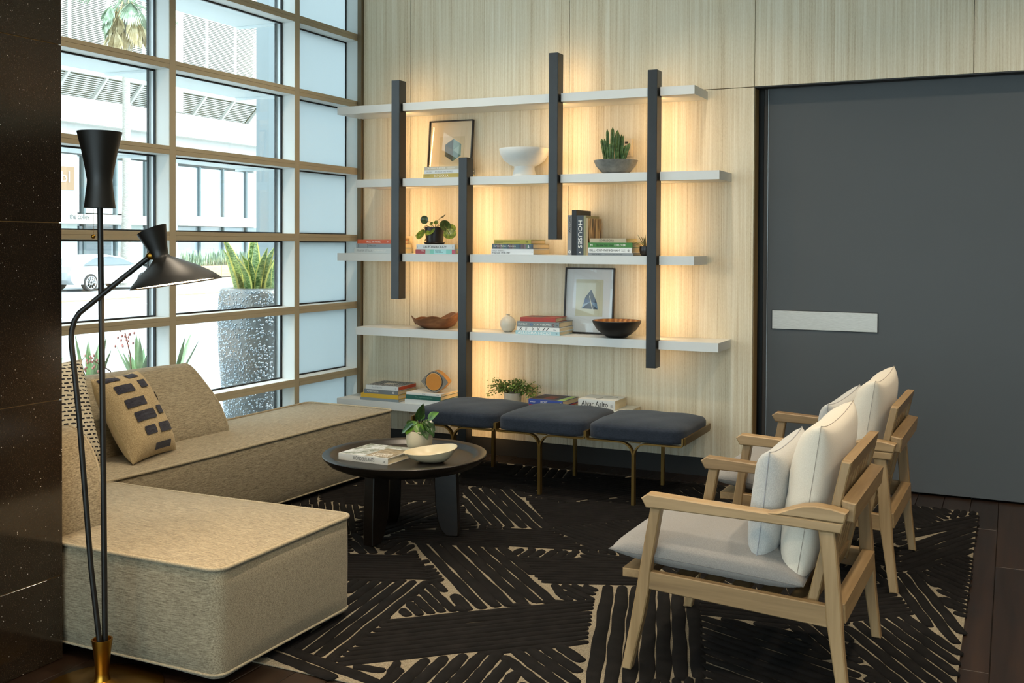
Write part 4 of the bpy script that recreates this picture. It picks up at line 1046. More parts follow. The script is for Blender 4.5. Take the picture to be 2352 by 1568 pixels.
def pleaf(base, tip, up, wd, mat, dr=0.15):
    b = Vector(base); d = Vector(tip)-b
    G().tube([(0.0, 0.0, 0.096), tuple((Vector((0, 0, 0.096))+b)/2+Vector((0, 0, 0.015))), base], 0.0016, 5).build('stalk', plain('pothos_stalk', '#7f9a45', 0.5), po, True)
    g = G(); leaf_mesh(g, base, d, up, d.length, wd, 0.22, dr, 8, 'heart'); g.build('leaf', mat, po, True, 70)
R3 = lambda a, b, c: (a*0.902-b*0.431, a*0.431+b*0.902, c)   # plant axes: sideways, depth, height
for s_ in [((-0.010, -0.02, 0.165), (0.022, -0.03, 0.250), (0.6, -0.7, 0.2), 0.060, M_POTHD, 0.0), ((0.045, 0.0, 0.165), (0.095, -0.02, 0.205), (-0.3, -0.7, 0.7), 0.055, M_POTH, 0.1),
           ((-0.015, 0.0, 0.150), (-0.085, -0.03, 0.115), (-0.3, -0.4, 0.9), 0.060, M_POTH, 0.25), ((-0.030, -0.03, 0.150), (-0.092, -0.05, 0.110), (-0.4, -0.5, 0.8), 0.045, M_POTHD, 0.2),
           ((-0.01, -0.04, 0.145), (0.018, -0.075, 0.098), (0, -0.7, 0.6), 0.055, M_POTH, 0.1), ((0.03, -0.02, 0.155), (0.085, -0.06, 0.095), (0.5, -0.6, 0.6), 0.060, M_POTHD, 0.2),
           ((0.025, 0.0, 0.160), (0.090, -0.03, 0.125), (0.3, -0.4, 0.9), 0.058, M_POTHD, 0.25), ((0.015, -0.04, 0.140), (0.050, -0.085, 0.080), (0.4, -0.7, 0.5), 0.055, M_POTHD, 0.1),
           ((0.01, 0.0, 0.165), (0.022, -0.005, 0.205), (0, -0.9, 0.3), 0.032, M_POTH, 0.0), ((-0.03, -0.02, 0.140), (-0.065, -0.06, 0.100), (-0.3, -0.7, 0.6), 0.050, M_POTH, 0.1), ((0.02, 0.04, 0.15), (0.03, 0.095, 0.13), (0, 0.3, 0.9), 0.055, M_POTHD, 0.2), ((-0.03, 0.03, 0.15), (-0.07, 0.07, 0.13), (0, 0.3, 0.9), 0.055, M_POTH, 0.2)]:
    pleaf(R3(*s_[0]), R3(*s_[1]), R3(*s_[2]), s_[3], s_[4], s_[5])
g = G(); n = 48
def sring(sc, z, lift):
    out = []
    for i in range(n):
        a = 2*PI*i/n
        r = 1+0.10*math.cos(a-PI)**3
        x = 0.132*sc*r*math.cos(a); y = 0.092*sc*math.sin(a)
        out.append((x, y, z+lift*(0.020*math.cos(2*a)*0.2+0.026*(math.cos(a)*0.55+0.45*max(0, math.sin(a))))))
    return out
g.loft([sring(0.05, 0.0, 0), sring(0.40, 0.0, 0), sring(0.62, 0.010, 0.1), sring(0.82, 0.028, 0.5), sring(1.0, 0.056, 1.0), sring(0.975, 0.0575, 1.0), sring(0.80, 0.034, 0.5), sring(0.58, 0.016, 0.1), sring(0.3, 0.008, 0), sring(0.02, 0.007, 0)])
o = g.build('serving_bowl', plain('cream_glaze', '#cdbf9f', 0.3, vary=0.03, scale=40), None, True, 60, (-2.535, 4.425, 0.3875), label='cream boat shaped bowl on the coffee table', cat='bowl')
o.rotation_euler = (0, 0, math.radians(28))
# ================================================================== lounge chairs
def oak(name, ax): return wood(name, '#6c5538', '#8f7551', '#ab8f69', ax, 0.42, 60, 7, 0.06, 0.45, 0.12)
OX, OY, OZ = oak('oak_grain_x', 0), oak('oak_grain_y', 1), oak('oak_grain_z', 2)
M_SEATC = fabric('grey_linen', '#777471', '#8d8a86', 0, 0.95, 1400, 300, 0.5, 0.25)
M_IVORY = fabric('ivory_linen', '#c6bdad', '#d6cebf', 0, 0.95, 1400, 300, 0.5, 0.25)
M_LUMB = fabric('pale_grey_herringbone', '#a2a29f', '#c2c1bc', 2, 0.95, 1300, 400, 0.4, 0.5)
M_THREAD = plain('seam_thread', '#6e6a66', 0.9)
def make_chair(label, loc, rot):
    t = thing('lounge_chair', label, 'chair', loc, rot, 'oak lounge chairs')
    U = lambda u: u-0.32
    V = lambda v: v-0.3705
    def pr(poly, v0, v1, name, mat, b=0.004):
        G().prism([(U(p[0]), p[1]) for p in poly], V(v0), V(v1), 'y', b).build(name, mat, t, True, 32)
    for k in (0, 1):
        v = 0.686*k
        pr([(0.0, 0.601), (0.021, 0.617), (0.2, 0.609), (0.41, 0.601), (0.655, 0.594), (0.648, 0.563), (0.41, 0.569), (0.017, 0.571)], v, v+0.055, 'arm', OX)
        pr([(0.030, 0.571), (0.067, 0.571), (0.052, 0.48), (0.033, 0.37), (0.026, 0.29), (0.006, 0.19), (-0.037, 0.0125), (-0.069, 0.0125), (-0.036, 0.19), (-0.009, 0.345), (0.012, 0.47)], v+0.008, v+0.047, 'front_leg', OZ)
        pr([(0.578, 0.564), (0.628, 0.564), (0.638, 0.45), (0.648, 0.335), (0.657, 0.20), (0.678, 0.0125), (0.646, 0.0125), (0.622, 0.17), (0.602, 0.30), (0.598, 0.40), (0.588, 0.49)], v+0.008, v+0.047, 'rear_leg', OZ)
        pr([(0.020, 0.355), (0.610, 0.331), (0.608, 0.263), (0.020, 0.295)], v+0.012, v+0.043, 'side_rail', OX, 0.003)
        pv = 0.060 if k == 0 else 0.651
        pr([(0.530, 0.300), (0.563, 0.300), (0.668, 0.773), (0.638, 0.775), (0.60, 0.60)], pv, pv+0.030, 'back_post', OZ)
    # arm height back rail: swells on the arms, cross bar behind
    hump = [(0.425, 0.6012), (0.455, 0.607), (0.49, 0.622), (0.53, 0.636), (0.57, 0.641), (0.62, 0.637), (0.665, 0.628), (0.657, 0.5955), (0.60, 0.597), (0.50, 0.599)]
    for v in (0.0, 0.686): pr(hump, v-0.001, v+0.056, 'arm_cap', OX)
    pr([(0.640, 0.655), (0.684, 0.647), (0.678, 0.587), (0.640, 0.590)], 0.0563, 0.6847, 'back_rail', OY)
    pr([(0.6255, 0.728), (0.657, 0.724), (0.6685, 0.774), (0.637, 0.776)], 0.0905, 0.6505, 'top_rail', OY)
    pr([(0.532, 0.322), (0.562, 0.320), (0.575, 0.372), (0.546, 0.374)], 0.0905, 0.6505, 'lower_back_rail', OY, 0.003)
    for i in range(8):
        v = 0.110+i*0.0683
        pr([(0.553, 0.3735), (0.566, 0.3725), (0.6475, 0.7255), (0.6345, 0.7265)], v, v+0.043, 'back_slat', OZ, 0.002)
    pr([(-0.082, 0.342), (0.012, 0.345), (0.012, 0.314), (-0.082, 0.312)], 0.0485, 0.6925, 'front_rail', OY, 0.003)
    pr([(0.612, 0.335), (0.655, 0.333), (0.657, 0.272), (0.614, 0.275)], 0.0485, 0.6925, 'rear_stretcher', OY, 0.003)
    for i in range(5):
        u = 0.09+i*0.095
        G().box(U(u), U(u+0.06), V(0.0435), V(0.6975), 0.318-0.02*i/4, 0.333-0.02*i/4, 0.002).build('seat_slat', OY, t)
    # cushions
    g = pillow(0.70, 0.655, 0.155, 22, 0.03, 4.5, 0.55, 0.0, 0.02, 3, (0.72, 1.0))
    M = Matrix.Translation((U(0.205), V(0.3705), 0.393)) @ Matrix.Rotation(math.radians(2.8), 4, 'Y') @ Matrix.Rotation(math.radians(90), 4, 'Z') @ Matrix.Rotation(math.radians(90), 4, 'X')
    g.v = [p for p in g.v]
    g.xf(M); s_ = g.build('seat_cushion', M_SEATC, t, True, 180, weld=True)
    G().tube(pillow_edge(0.70, 0.655, 0.03), 0.0012, 6, True).xf(M).build('seam', M_THREAD, s_, True, 180)
    Mb = Matrix.Translation((U(0.536), V(0.3705), 0.617)) @ Matrix.Rotation(math.radians(8.5), 4, 'Y') @ Matrix.Rotation(math.radians(-90), 4, 'Z')
    b_ = pillow(0.625, 0.500, 0.190, 24, 0.035, 5, 0.46, 0.016, 0.025, 8, (1.0, 0.55)).xf(Mb).build('back_cushion', M_IVORY, t, True, 180, weld=True)
    G().tube(pillow_edge(0.625, 0.500, 0.035, 0.016), 0.0012, 6, True).xf(Mb).build('seam', plain('ivory_seam', '#a0988c', 0.9), b_, True, 180)
    return t
ch1 = make_chair('nearest oak lounge chair with grey seat and ivory back cushion', (-0.786, 3.704, 0), math.radians(-1.3))
ch2 = copy_tree(ch1, None, (-0.763, 4.938, 0), math.radians(-1.3), 'far oak lounge chair standing close to the charcoal sliding door')
def lumbar(label, loc, rot, seed):
    t = thing('lumbar_pillow', label, 'pillow', (0, 0, 0), 0, 'pale grey lumbar pillows')
    pillow(0.53, 0.350, 0.125, 20, 0.045, 5, 0.48, 0.014, 0.02, seed).build('cover', M_LUMB, t, True, 180, weld=True)
    G().tube(pillow_edge(0.53, 0.350, 0.045, 0.014), 0.0018, 6, True).build('seam', plain('lumbar_seam', '#9a9b9e', 0.9), t, True, 180)
    return place(t, loc, rot)
def chair_pt(o, u, v, z):
    a = math.radians(-1.3); x, y = u-0.32, v-0.3705
    return (o[0]+x*math.cos(a)-y*math.sin(a), o[1]+x*math.sin(a)+y*math.cos(a), z)
lumbar('pale grey lumbar pillow on the nearest chair', chair_pt((-0.786, 3.704), 0.386, 0.345, 0.592), (math.radians(-6.5), 0, math.radians(-91)), 3)
lumbar('pale grey lumbar pillow on the chair by the sliding door', chair_pt((-0.763, 4.938), 0.386, 0.350, 0.592), (math.radians(-6.5), math.radians(3), math.radians(-97)), 6)
# ================================================================== floor lamp
M_LBLK = plain('lamp_black_satin', '#15130f', 0.42, 0.0, 0.5)
M_LBR = plain('lamp_brass', '#a87a2c', 0.28, 1.0, 0.5, vary=0.06)
la = thing('floor_lamp', 'black twin arm floor lamp on a brass disc beside the pillar', 'lamp', (-2.654, 2.477, 0.0005), math.radians(25.53))
# local x: sideways, z: up
G().lathe([(0.0, 0.0), (0.188, 0.0), (0.192, 0.003), (0.190, 0.006), (0.12, 0.012), (0.05, 0.019), (0.026, 0.030), (0.021, 0.044), (0.0205, 0.055), (0.0265, 0.115), (0.0325, 0.160), (0.0325, 0.163), (0.028, 0.163), (0.026, 0.15), (0.0005, 0.148)], 56, (0.004, 0, 0), cap0=True, cap1=True).build('base', M_LBR, la, True, 35)
G().tube([(0.012, 0.004, 0.148), (0.006, 0.004, 0.85), (-0.002, 0.004, 1.575)], 0.0092, 12).build('upright_rod', M_LBLK, la, True, 60)
bend = [(0.001, -0.012, 0.148), (-0.027, -0.012, 0.40), (-0.065, -0.012, 0.894), (-0.087, -0.012, 1.11), (-0.089, -0.012, 1.14), (-0.087, -0.012, 1.165), (-0.079, -0.012, 1.195), (-0.063, -0.012, 1.220), (-0.04, -0.012, 1.2385), (0.05, -0.012, 1.312), (0.158, -0.012, 1.398)]
G().tube(bend, 0.0088, 12).build('bent_rod', M_LBLK, la, True, 60)
us = G().lathe([(0.049, 1.558), (0.0465, 1.575), (0.0405, 1.625), (0.039, 1.648), (0.043, 1.675), (0.055, 1.74), (0.0695, 1.803), (0.068, 1.803), (0.053, 1.738), (0.041, 1.675), (0.037, 1.648), (0.0385, 1.625), (0.0445, 1.575), (0.0475, 1.558)], 40, (-0.003, 0.004, 0), cap0=False, cap1=False)
us.f += [(len(us.v)-40+i, len(us.v)-40+(i+1) % 40, (i+1) % 40, i) for i in range(40)]
us.build('upper_shade', M_LBLK, la, True, 50)
G().tube([(-0.003, 0.004, 1.640), (-0.003, 0.004, 1.755)], 0.010, 10).build('lamp_holder', M_LBR, la, True)
G().lathe([(0.0005, 1.640), (0.0365, 1.640)], 24, (-0.003, 0.004, 0), cap0=True, cap1=False).build('shade_plate', M_LBLK, la)
bu = G(); bu.sphere((-0.003, 0.004, 1.772), 0.020, 14, 9); bu.build('bulb', emit('lamp_bulb', (1.0, 0.68, 0.38, 1), 300.0), la, True, 180)
def ring3(c, r, tilt, lean=0.03, n=44):
    ax = Vector((math.cos(tilt), 0, math.sin(tilt))); up = Vector((-math.sin(tilt), 0, math.cos(tilt)))
    by = Vector((0, 1, 0))+up*lean; by.normalize()
    return [tuple(Vector(c)+ax*(r*math.cos(2*PI*i/n))+by*(r*math.sin(2*PI*i/n))) for i in range(n)]
rd = math.radians
Y0 = 0.0
ctrl = [((0.2455, Y0, 1.3145), 0.144, rd(8.6)), ((0.243, Y0, 1.322), 0.1385, rd(8.8)), ((0.236, Y0, 1.340), 0.118, rd(9.5)), ((0.224, Y0, 1.361), 0.088, rd(11)),
        ((0.210, Y0, 1.382), 0.052, rd(14)), ((0.198, Y0, 1.397), 0.0285, rd(17)), ((0.194, Y0, 1.404), 0.0262, rd(19)), ((0.187, Y0, 1.425), 0.030, rd(21)), ((0.1655, Y0, 1.489), 0.0485, rd(23.5))]
LEAN = -0.022
outer = [ring3(c, r, a, LEAN) for c, r, a in ctrl]
inner = [ring3(c, max(0.004, r-0.003), a, LEAN) for c, r, a in ctrl[::-1]]
g = G(); g.loft(outer+inner+[outer[0]], True, False, False); g.build('lower_shade', M_LBLK, la, True, 50)
g = G(); g.loft([ring3((0.2435, Y0, 1.3185), 0.1395, rd(8.7), LEAN), ring3((0.2435, Y0, 1.3190), 0.002, rd(8.7), LEAN)], True, False, True); g.build('diffuser', emit('lamp_diffuser', (1.0, 0.70, 0.40, 1), 34.0), la)
g = G(); g.loft([ring3((0.1685, Y0, 1.480), 0.044, rd(23.5), LEAN), ring3((0.1685, Y0, 1.480), 0.002, rd(23.5), LEAN)], True, False, True); g.build('cup_plate', M_LBLK, la)
G().sphere((0.166, -0.008, 1.405), 0.0135, 16, 10, (1.15, 1, 1)).build('joint', M_LBR, la, True, 180)
ch_ = G()
for i in range(24): ch_.sphere((-0.0165, -0.014, 1.556-i*0.0036), 0.0014, 6, 5)
ch_.build('pull_chain', M_LBR, la, True, 180)
G().sphere((-0.0165, -0.014, 1.466), 0.0072, 14, 9).build('pull_knob', M_LBR, la, True, 180)
# ================================================================== rug
# hand cut pile strokes; each patch: outline, stroke direction (degrees), pitch, fill
PATCH = [
 ([(-2.148, 3.418), (-1.524, 3.958), (-1.379, 3.516), (-2.029, 2.955), (-2.089, 2.973)], 42.1, 0.04, 0.95),
 ([(-2.503, 3.743), (-2.233, 3.857), (-2.107, 2.988), (-2.301, 3.018)], 97.8, 0.052, 0.78),
 ([(-2.215, 3.841), (-2.192, 3.872), (-1.95, 3.618), (-2.134, 3.431)], 138.4, 0.045, 0.86),
 ([(-2.605, 4.347), (-2.158, 4.458), (-1.636, 3.903), (-1.924, 3.625)], 135.5, 0.058, 0.86),
 ([(-2.784, 4.039), (-2.481, 4.178), (-2.22, 3.878), (-2.563, 3.719)], 21.7, 0.034, 0.95),
 ([(-2.765, 4.384), (-2.737, 4.526), (-2.104, 4.848), (-1.778, 4.592), (-2.6, 4.331)], 15.6, 0.034, 0.95),
 ([(-2.148, 4.444), (-1.795, 4.548), (-1.777, 4.441), (-2.04, 4.339)], 91.6, 0.05, 0.84),
 ([(-1.795, 4.548), (-1.585, 4.605), (-1.551, 4.542), (-1.777, 4.441)], 179.5, 0.045, 0.84),
 ([(-2.034, 4.334), (-1.52, 4.557), (-1.394, 4.214), (-1.771, 4.049)], 22.1, 0.036, 0.95),
 ([(-1.771, 4.049), (-1.676, 4.087), (-1.633, 3.893)], 125.7, 0.045, 0.85),
 ([(-1.676, 4.087), (-1.567, 4.126), (-1.524, 3.958), (-1.633, 3.893)], 148.9, 0.04, 0.86),
 ([(-1.567, 4.126), (-1.166, 4.284), (-0.912, 3.412), (-1.267, 3.15)], 107.3, 0.058, 0.82),
 ([(-1.63, 3.323), (-1.416, 3.503), (-1.35, 3.418), (-1.264, 3.137), (-1.402, 3.07)], 143.2, 0.055, 0.8),
 ([(-1.855, 3.092), (-1.63, 3.318), (-1.402, 3.07), (-1.871, 2.868)], 96.9, 0.055, 0.82),
 ([(-2.347, 3.022), (-2.028, 2.964), (-1.874, 2.932), (-1.86, 2.831), (-2.343, 2.897)], 167.3, 0.06, 0.8),
 ([(-2.028, 2.964), (-1.917, 3.042), (-1.884, 2.927)], 6.1, 0.045, 0.85),
 ([(-2.929, 5.458), (-2.604, 5.555), (-2.093, 4.846), (-2.521, 4.746)], 130.1, 0.058, 0.86),
 ([(-2.511, 5.438), (-2.26, 5.381), (-1.849, 5.608), (-1.662, 5.321), (-2.102, 4.877)], 13.1, 0.036, 0.95),
 ([(-3.214, 4.821), (-2.898, 5.096), (-2.738, 4.841), (-2.769, 4.366), (-2.946, 4.36)], 81.8, 0.05, 0.88),
 ([(-3.568, 5.176), (-2.965, 5.527), (-2.781, 5.184), (-3.228, 4.876), (-3.296, 4.78)], 21.5, 0.036, 0.96),
 ([(-2.911, 6.158), (-2.488, 6.169), (-2.445, 5.927), (-2.812, 5.877)], 103.2, 0.06, 0.84),
 ([(-3.291, 6.12), (-2.911, 6.158), (-2.812, 5.877), (-2.555, 5.627), (-2.945, 5.489)], 17.2, 0.036, 0.96),
 ([(-2.533, 5.462), (-2.407, 5.967), (-1.964, 6.283), (-1.818, 5.82), (-2.26, 5.381)], 57.6, 0.04, 0.95),
 ([(-2.944, 4.328), (-2.846, 4.343), (-2.623, 4.137), (-2.756, 4.053)], 139.8, 0.05, 0.84),
 ([(-2.73, 4.298), (-2.606, 4.334), (-2.485, 4.176), (-2.69, 4.092)], 96.5, 0.05, 0.84),
 ([(-2.1, 4.85), (-2.019, 5.032), (-1.701, 5.302), (-1.535, 4.866), (-1.601, 4.65), (-1.778, 4.592)], 154.2, 0.04, 0.93),
 ([(-1.141, 4.197), (-0.633, 4.143), (-0.758, 3.996), (-1.084, 3.984)], 7.6, 0.045, 0.85),
 ([(-1.09, 3.981), (-0.758, 3.996), (-0.569, 3.758), (-0.364, 3.574), (-0.886, 3.318)], 157.9, 0.052, 0.8),
 ([(-0.758, 3.996), (-0.633, 4.143), (-0.556, 4.12), (-0.48, 3.822), (-0.569, 3.758)], 123.6, 0.05, 0.84),
 ([(-0.558, 4.131), (-0.347, 4.36), (-0.145, 4.061), (-0.13, 3.689), (-0.364, 3.574), (-0.48, 3.822)], 123.4, 0.055, 0.8),
 ([(-0.616, 4.319), (-0.508, 4.732), (-0.401, 4.534), (-0.339, 4.351), (-0.559, 4.138)], 41.5, 0.04, 0.9),
 ([(-0.508, 4.732), (-0.421, 4.893), (-0.33, 4.867), (-0.155, 4.318), (-0.145, 4.071), (-0.339, 4.351)], 108.3, 0.05, 0.82),
 ([(-0.486, 5.353), (-0.154, 5.938), (-0.161, 5.381), (-0.338, 4.977), (-0.433, 4.88)], 64.2, 0.045, 0.92),
 ([(-0.337, 4.961), (-0.16, 5.362), (-0.144, 4.323)], 133.1, 0.04, 0.95),
 ([(-0.495, 5.551), (-0.305, 5.954), (-0.14, 6.155), (-0.154, 5.938), (-0.479, 5.376)], 55.8, 0.045, 0.9),
 ([(-0.493, 6.256), (-0.28, 6.285), (-0.303, 5.932), (-0.495, 5.551)], 120.4, 0.045, 0.92),
]
RX0, RX1, RY0, RY1 = -4.05, -0.152, 2.862, 6.186
def in_poly(px, py, poly):
    c = np.zeros(px.shape, bool); n = len(poly)
    for i in range(n):
        x1, y1 = poly[i]; x2, y2 = poly[(i+1) % n]
        if y1 == y2: continue
        k = ((y1 > py) != (y2 > py)) & (px < (x2-x1)*(py-y1)/(y2-y1)+x1)
        c ^= k
    return c
def build_rug():
    rg = np.random.RandomState(4)
    rug = thing('rug', 'black rug of cut pile strokes over a beige ground', 'rug', (0, 0, 0))
    kb = N('beige_rug_ground'); v = kb.coords()
    kb.base(kb.ramp(kb.noise(v, 260, 2, 0.8), [(0.35, '#6b6252'), (0.65, '#978e7b')]), 1.0, 0, 0.1); kb.bump(kb.noise(v, 320, 2), 1.0, 0.003)
    G().box(RX0, RX1, RY0, RY1, 0.0003, 0.006, 0.002).build('ground', kb.m, rug)
    kp = N('black_cut_pile'); v = kp.coords()
    kp.base(kp.ramp(kp.math('ADD', kp.math('MULTIPLY', kp.noise(v, 16, 3), 0.6), kp.math('MULTIPLY', kp.noise(v, 500, 2), 0.4)), [(0.3, '#0b0a09'), (0.5, '#131110'), (0.72, '#1f1c1b')]), 1.0, 0, 0.15)
    kp.bump(kp.noise(v, 700, 2), 0.7, 0.002)
    # filler cells for the rest of the rug
    seeds = np.stack([rg.uniform(RX0, RX1, 60), rg.uniform(RY0, RY1, 60)], 1)
    for _ in range(6):
        q = np.stack([rg.uniform(RX0, RX1, 4000), rg.uniform(RY0, RY1, 4000)], 1)
        l = ((q[:, None]-seeds[None])**2).sum(2).argmin(1)
        seeds = np.array([q[l == i].mean(0) if (l == i).any() else seeds[i] for i in range(60)])
    cells = [(None, rg.uniform(0, 180), rg.uniform(0.036, 0.052), rg.uniform(0.84, 0.95)) for _ in range(60)]
    allp = PATCH+cells
    def lab(px, py):
        r = np.full(px.shape, -1)
        for i, (poly, *_r) in enumerate(PATCH):
            m = (r < 0) & in_poly(px, py, poly); r[m] = i
        m = r < 0
        if m.any():
            q = np.stack([px[m], py[m]], 1)
            r[m] = ((q[:, None]-seeds[None])**2).sum(2).argmin(1)+len(PATCH)
        r[(px < RX0+0.004) | (px > RX1-0.004) | (py < RY0+0.004) | (py > RY1-0.004)] = -9
        return r
    strokes = []
    for i, (poly, ang, pitch, fill) in enumerate(allp):
        if poly: P = np.array(poly); c = P.mean(0); R = np.abs(P-c).max()*1.5+0.05
        else: c = seeds[i-len(PATCH)]; R = 0.75
        a = math.radians(ang); d = np.array([math.cos(a), math.sin(a)]); n = np.array([-d[1], d[0]])
        ts = np.arange(-R, R, 0.008)
        for o in np.arange(-R, R, pitch):
            o = o+rg.uniform(-0.003, 0.003)
            pts = c+n*o+np.outer(ts, d)
            ok = lab(pts[:, 0], pts[:, 1]) == i
            j = 0
            while j < len(ts):
                if ok[j]:
                    k = j
                    while k+1 < len(ts) and ok[k+1]: k += 1
                    if ts[k]-ts[j] > 0.03:
                        strokes.append((c+n*o, d, n, ts[j]-0.011, ts[k]+0.011, pitch*min(0.995, fill*0.5+0.535)))
                    j = k+1
                else: j += 1
    def stroke_mesh(st):
        c, d, n, t0, t1, w = st
        L = t1-t0; m = max(5, min(16, int(L/0.06)+4)); V = []; ph = rg.uniform(0, 6, 3); amp = min(0.0022, w*0.045)
        rad = w/2
        for k in range(m+1):
            f = k/m
            # ease samples toward the rounded ends
            t = t0+L*(0.5-0.5*math.cos(PI*f)) if m < 7 else t0+L*f
            if k == 1: t = t0+min(rad*0.5, L*0.15)
            if k == m-1: t = t1-min(rad*0.5, L*0.15)
            e = min(1.0, (t-t0)/rad, (t1-t)/rad)
            hw = rad*max(0.42, math.sqrt(max(0, 1-(1-max(0, e))**2)))*(1+0.05*math.sin(14*t+ph[0]))
            off = amp*math.sin(7*t/max(0.2, L)*3+ph[1])
            p = c+d*t+n*off
            for s_, z in ((-1, 0.0050), (-0.82, 0.0105), (0, 0.0125), (0.82, 0.0105), (1, 0.0050)):
                q = p+n*(hw*s_); V.append((float(q[0]), float(q[1]), z))
        F = []
        for k in range(m):
            for s_ in range(4):
                b = k*5+s_; F.append((b, b+1, b+6, b+5)[::-1])
        F.append((0, 1, 2, 3, 4)); F.append(tuple(range(m*5, m*5+5))[::-1])
        return V, F
    # nearest to the seating area first: those that show largest become parts
    def show(st):
        m = st[0]+st[1]*(st[3]+st[4])/2
        hidden = m[0] < -3.0 and m[1] < 3.5 or m[0] < -3.6
        return (st[4]-st[3])*st[5]/max(1.0, m[1]**3)*(0.01 if hidden else 1)
    strokes.sort(key=show, reverse=True)
    rest = G()
    for i, st in enumerate(strokes):
        V, F = stroke_mesh(st)
        if i < 300:
            g = G(); g.add(V, F); g.build('pile_stroke', kp.m, rug, True, 70)
        else: rest.add(V, F)
    rest.build('small_pile_strokes', kp.m, rug, True, 70, kind='stuff')
    print('rug strokes', len(strokes))
build_rug()
# ================================================================== outside the street window
M_PAVE = plain('pale_pavement', '#b3b0ab', 0.9, vary=0.05, scale=3)
M_ROAD = plain('sunlit_asphalt', '#8f9092', 0.9, vary=0.06, scale=1.5)
M_LINE_W = plain('road_paint_white', '#f2f2ee', 0.8); M_LINE_Y = plain('road_paint_yellow', '#d9a950', 0.8)
M_STUCCO = plain('white_stucco', '#c2c2be', 0.9, vary=0.02)
M_SLAT = plain('slat_white', '#bdbcb6', 0.7)
M_SHADE = plain('shaded_louver_backing', '#66624c', 0.9, vary=0.2, scale=0.6)  # wall behind the slats, its shade put into a dark colour
M_FGLASS = plain('far_window_glass', '#aebac0', 0.15, 0, 0.5, vary=0.08, scale=0.3)
M_FFRAME = plain('far_window_frame', '#5a6668', 0.5)
GZ = -0.5
G().box(-8.2, -4.48, -6.0, 20.0, -0.6, -0.12).build('pavement', M_PAVE, kind='structure')
G().box(-8.32, -8.2, -6.0, 60.0, -0.7, -0.125).build('kerb', M_PAVE, kind='structure')
rd_ = G().box(-37.0, -8.2, -20.0, 75.0, -0.8, GZ).build('road', M_ROAD, kind='structure')
G().box(-44.0, -37.0, -20.0, 75.0, -0.8, GZ+0.12).build('far_pavement', M_PAVE, kind='structure')
for x, m in ((-27.9, M_LINE_Y), (-27.6, M_LINE_Y), (-21.7, M_LINE_W), (-18.2, M_LINE_W)):
    G().box(x, x+0.14, -10, 70, GZ+0.0005, GZ+0.006).build('road_line', m, rd_)
for x, y in ((-24.9, 19.0), (-24.9, 24.5), (-24.9, 30.0)):
    G().box(x, x+0.5, y, y+2.2, GZ+0.0005, GZ+0.006).build('road_mark', M_LINE_W, rd_)
# ---- white office building across the street
FX = -40.0
bl = thing('building', 'white louvered office building across the street', 'building', (FX, 0, GZ))
def B(x0, x1, y0, y1, z0, z1, name, mat, b=0.0): return G().box(x0, x1, y0, y1, z0-GZ, z1-GZ, b).build(name, mat, bl)
B(-8, -1.4, -5, 50.6, 5.9, 19.0, 'upper_wall', M_STUCCO)
B(-1.4, 0.0, -5, 50.0, 9.45, 10.75, 'fascia', M_STUCCO)
B(-1.4, 0.0, -5, 50.0, 13.9, 15.5, 'fascia', M_STUCCO)
B(-1.4, -0.35, -5, 50.6, 5.9, 8.35, 'lower_wall', M_STUCCO)
B(-0.35, 0.25, -5, 50.6, 7.05, 7.55, 'ledge', M_STUCCO)
B(-1.2, -1.1, -5, 50.0, 10.75, 13.9, 'shaded_louver_backing', M_SHADE)
sl = G()
z = 10.80
while z < 13.85:
    sl.box(-0.12, -0.02, -5, 49.2, z-GZ, z-GZ+0.047); z += 0.088
sl.build('upper_slats', M_SLAT, bl, kind='stuff')
sl = G()
for i in range(12):
    f = i/12; z = 8.42+f*1.0; x = -1.15+f*1.05
    sl.box(x-0.09, x, -5, 49.2, z-GZ, z-GZ+0.047)
sl.build('sloped_slats', M_SLAT, bl, kind='stuff')
G().prism([(-1.40, 8.35-GZ), (-1.30, 8.35-GZ), (-0.22, 9.45-GZ), (-0.32, 9.45-GZ)], -5, 49.4, 'y').build('shaded_sloped_backing', M_SHADE, bl)
y = 33.2
while y < 50:
    B(-0.10, 0.02, y-0.09, y+0.09, 10.75, 13.9, 'louver_post', M_SLAT)
    G().prism([(-1.22, 8.38-GZ), (-1.02, 8.36-GZ), (0.02, 9.45-GZ), (-0.18, 9.47-GZ)], y-0.07, y+0.07, 'y').build('sloped_post', M_SLAT, bl)
    y += 2.32
# gap column between the two louver fields
B(-0.2, 0.06, 41.6, 42.9, 8.36, 13.9, 'pier_cladding', M_STUCCO)
# ground floor: glazed bays
B(-8, -1.5, -5, 50.6, GZ, 5.9, 'ground_wall', plain('shop_interior', '#8f918e', 0.9))
for i, yy in enumerate((34.8, 36.9, 38.9, 40.9, 43.0, 44.9, 46.8, 48.8)):
    B(-0.75, -0.7, yy+0.05, yy+1.9, 2.85, 5.55, 'window', M_FGLASS)
    B(-0.8, -0.55, yy-0.07, yy+0.05, 0.3, 5.6, 'frame_post', M_FFRAME)
    B(-0.75, -0.7, yy+0.05, yy+1.9, 0.3, 2.3, 'window', M_FGLASS)
B(-0.9, 0.4, 42.9, 50.0, 2.32, 2.84, 'canopy_beam', M_STUCCO)
B(-1.2, -0.3, 41.6, 42.9, GZ, 5.9, 'pier', M_STUCCO)
B(-1.2, -0.3, -5, 34.6, GZ, 0.35, 'plinth', M_STUCCO)
B(-1.0, -0.5, 35.0, 36.4, GZ, 5.6, 'entrance_post', plain('pale_post', '#c9d4d2', 0.7))
B(-1.0, -0.5, 39.6, 40.6, GZ, 5.6, 'entrance_post', plain('pale_post', '#c9d4d2', 0.7))
B(-0.7, 0.5, 33.5, 41.4, 2.3, 2.75, 'shop_canopy', M_STUCCO)
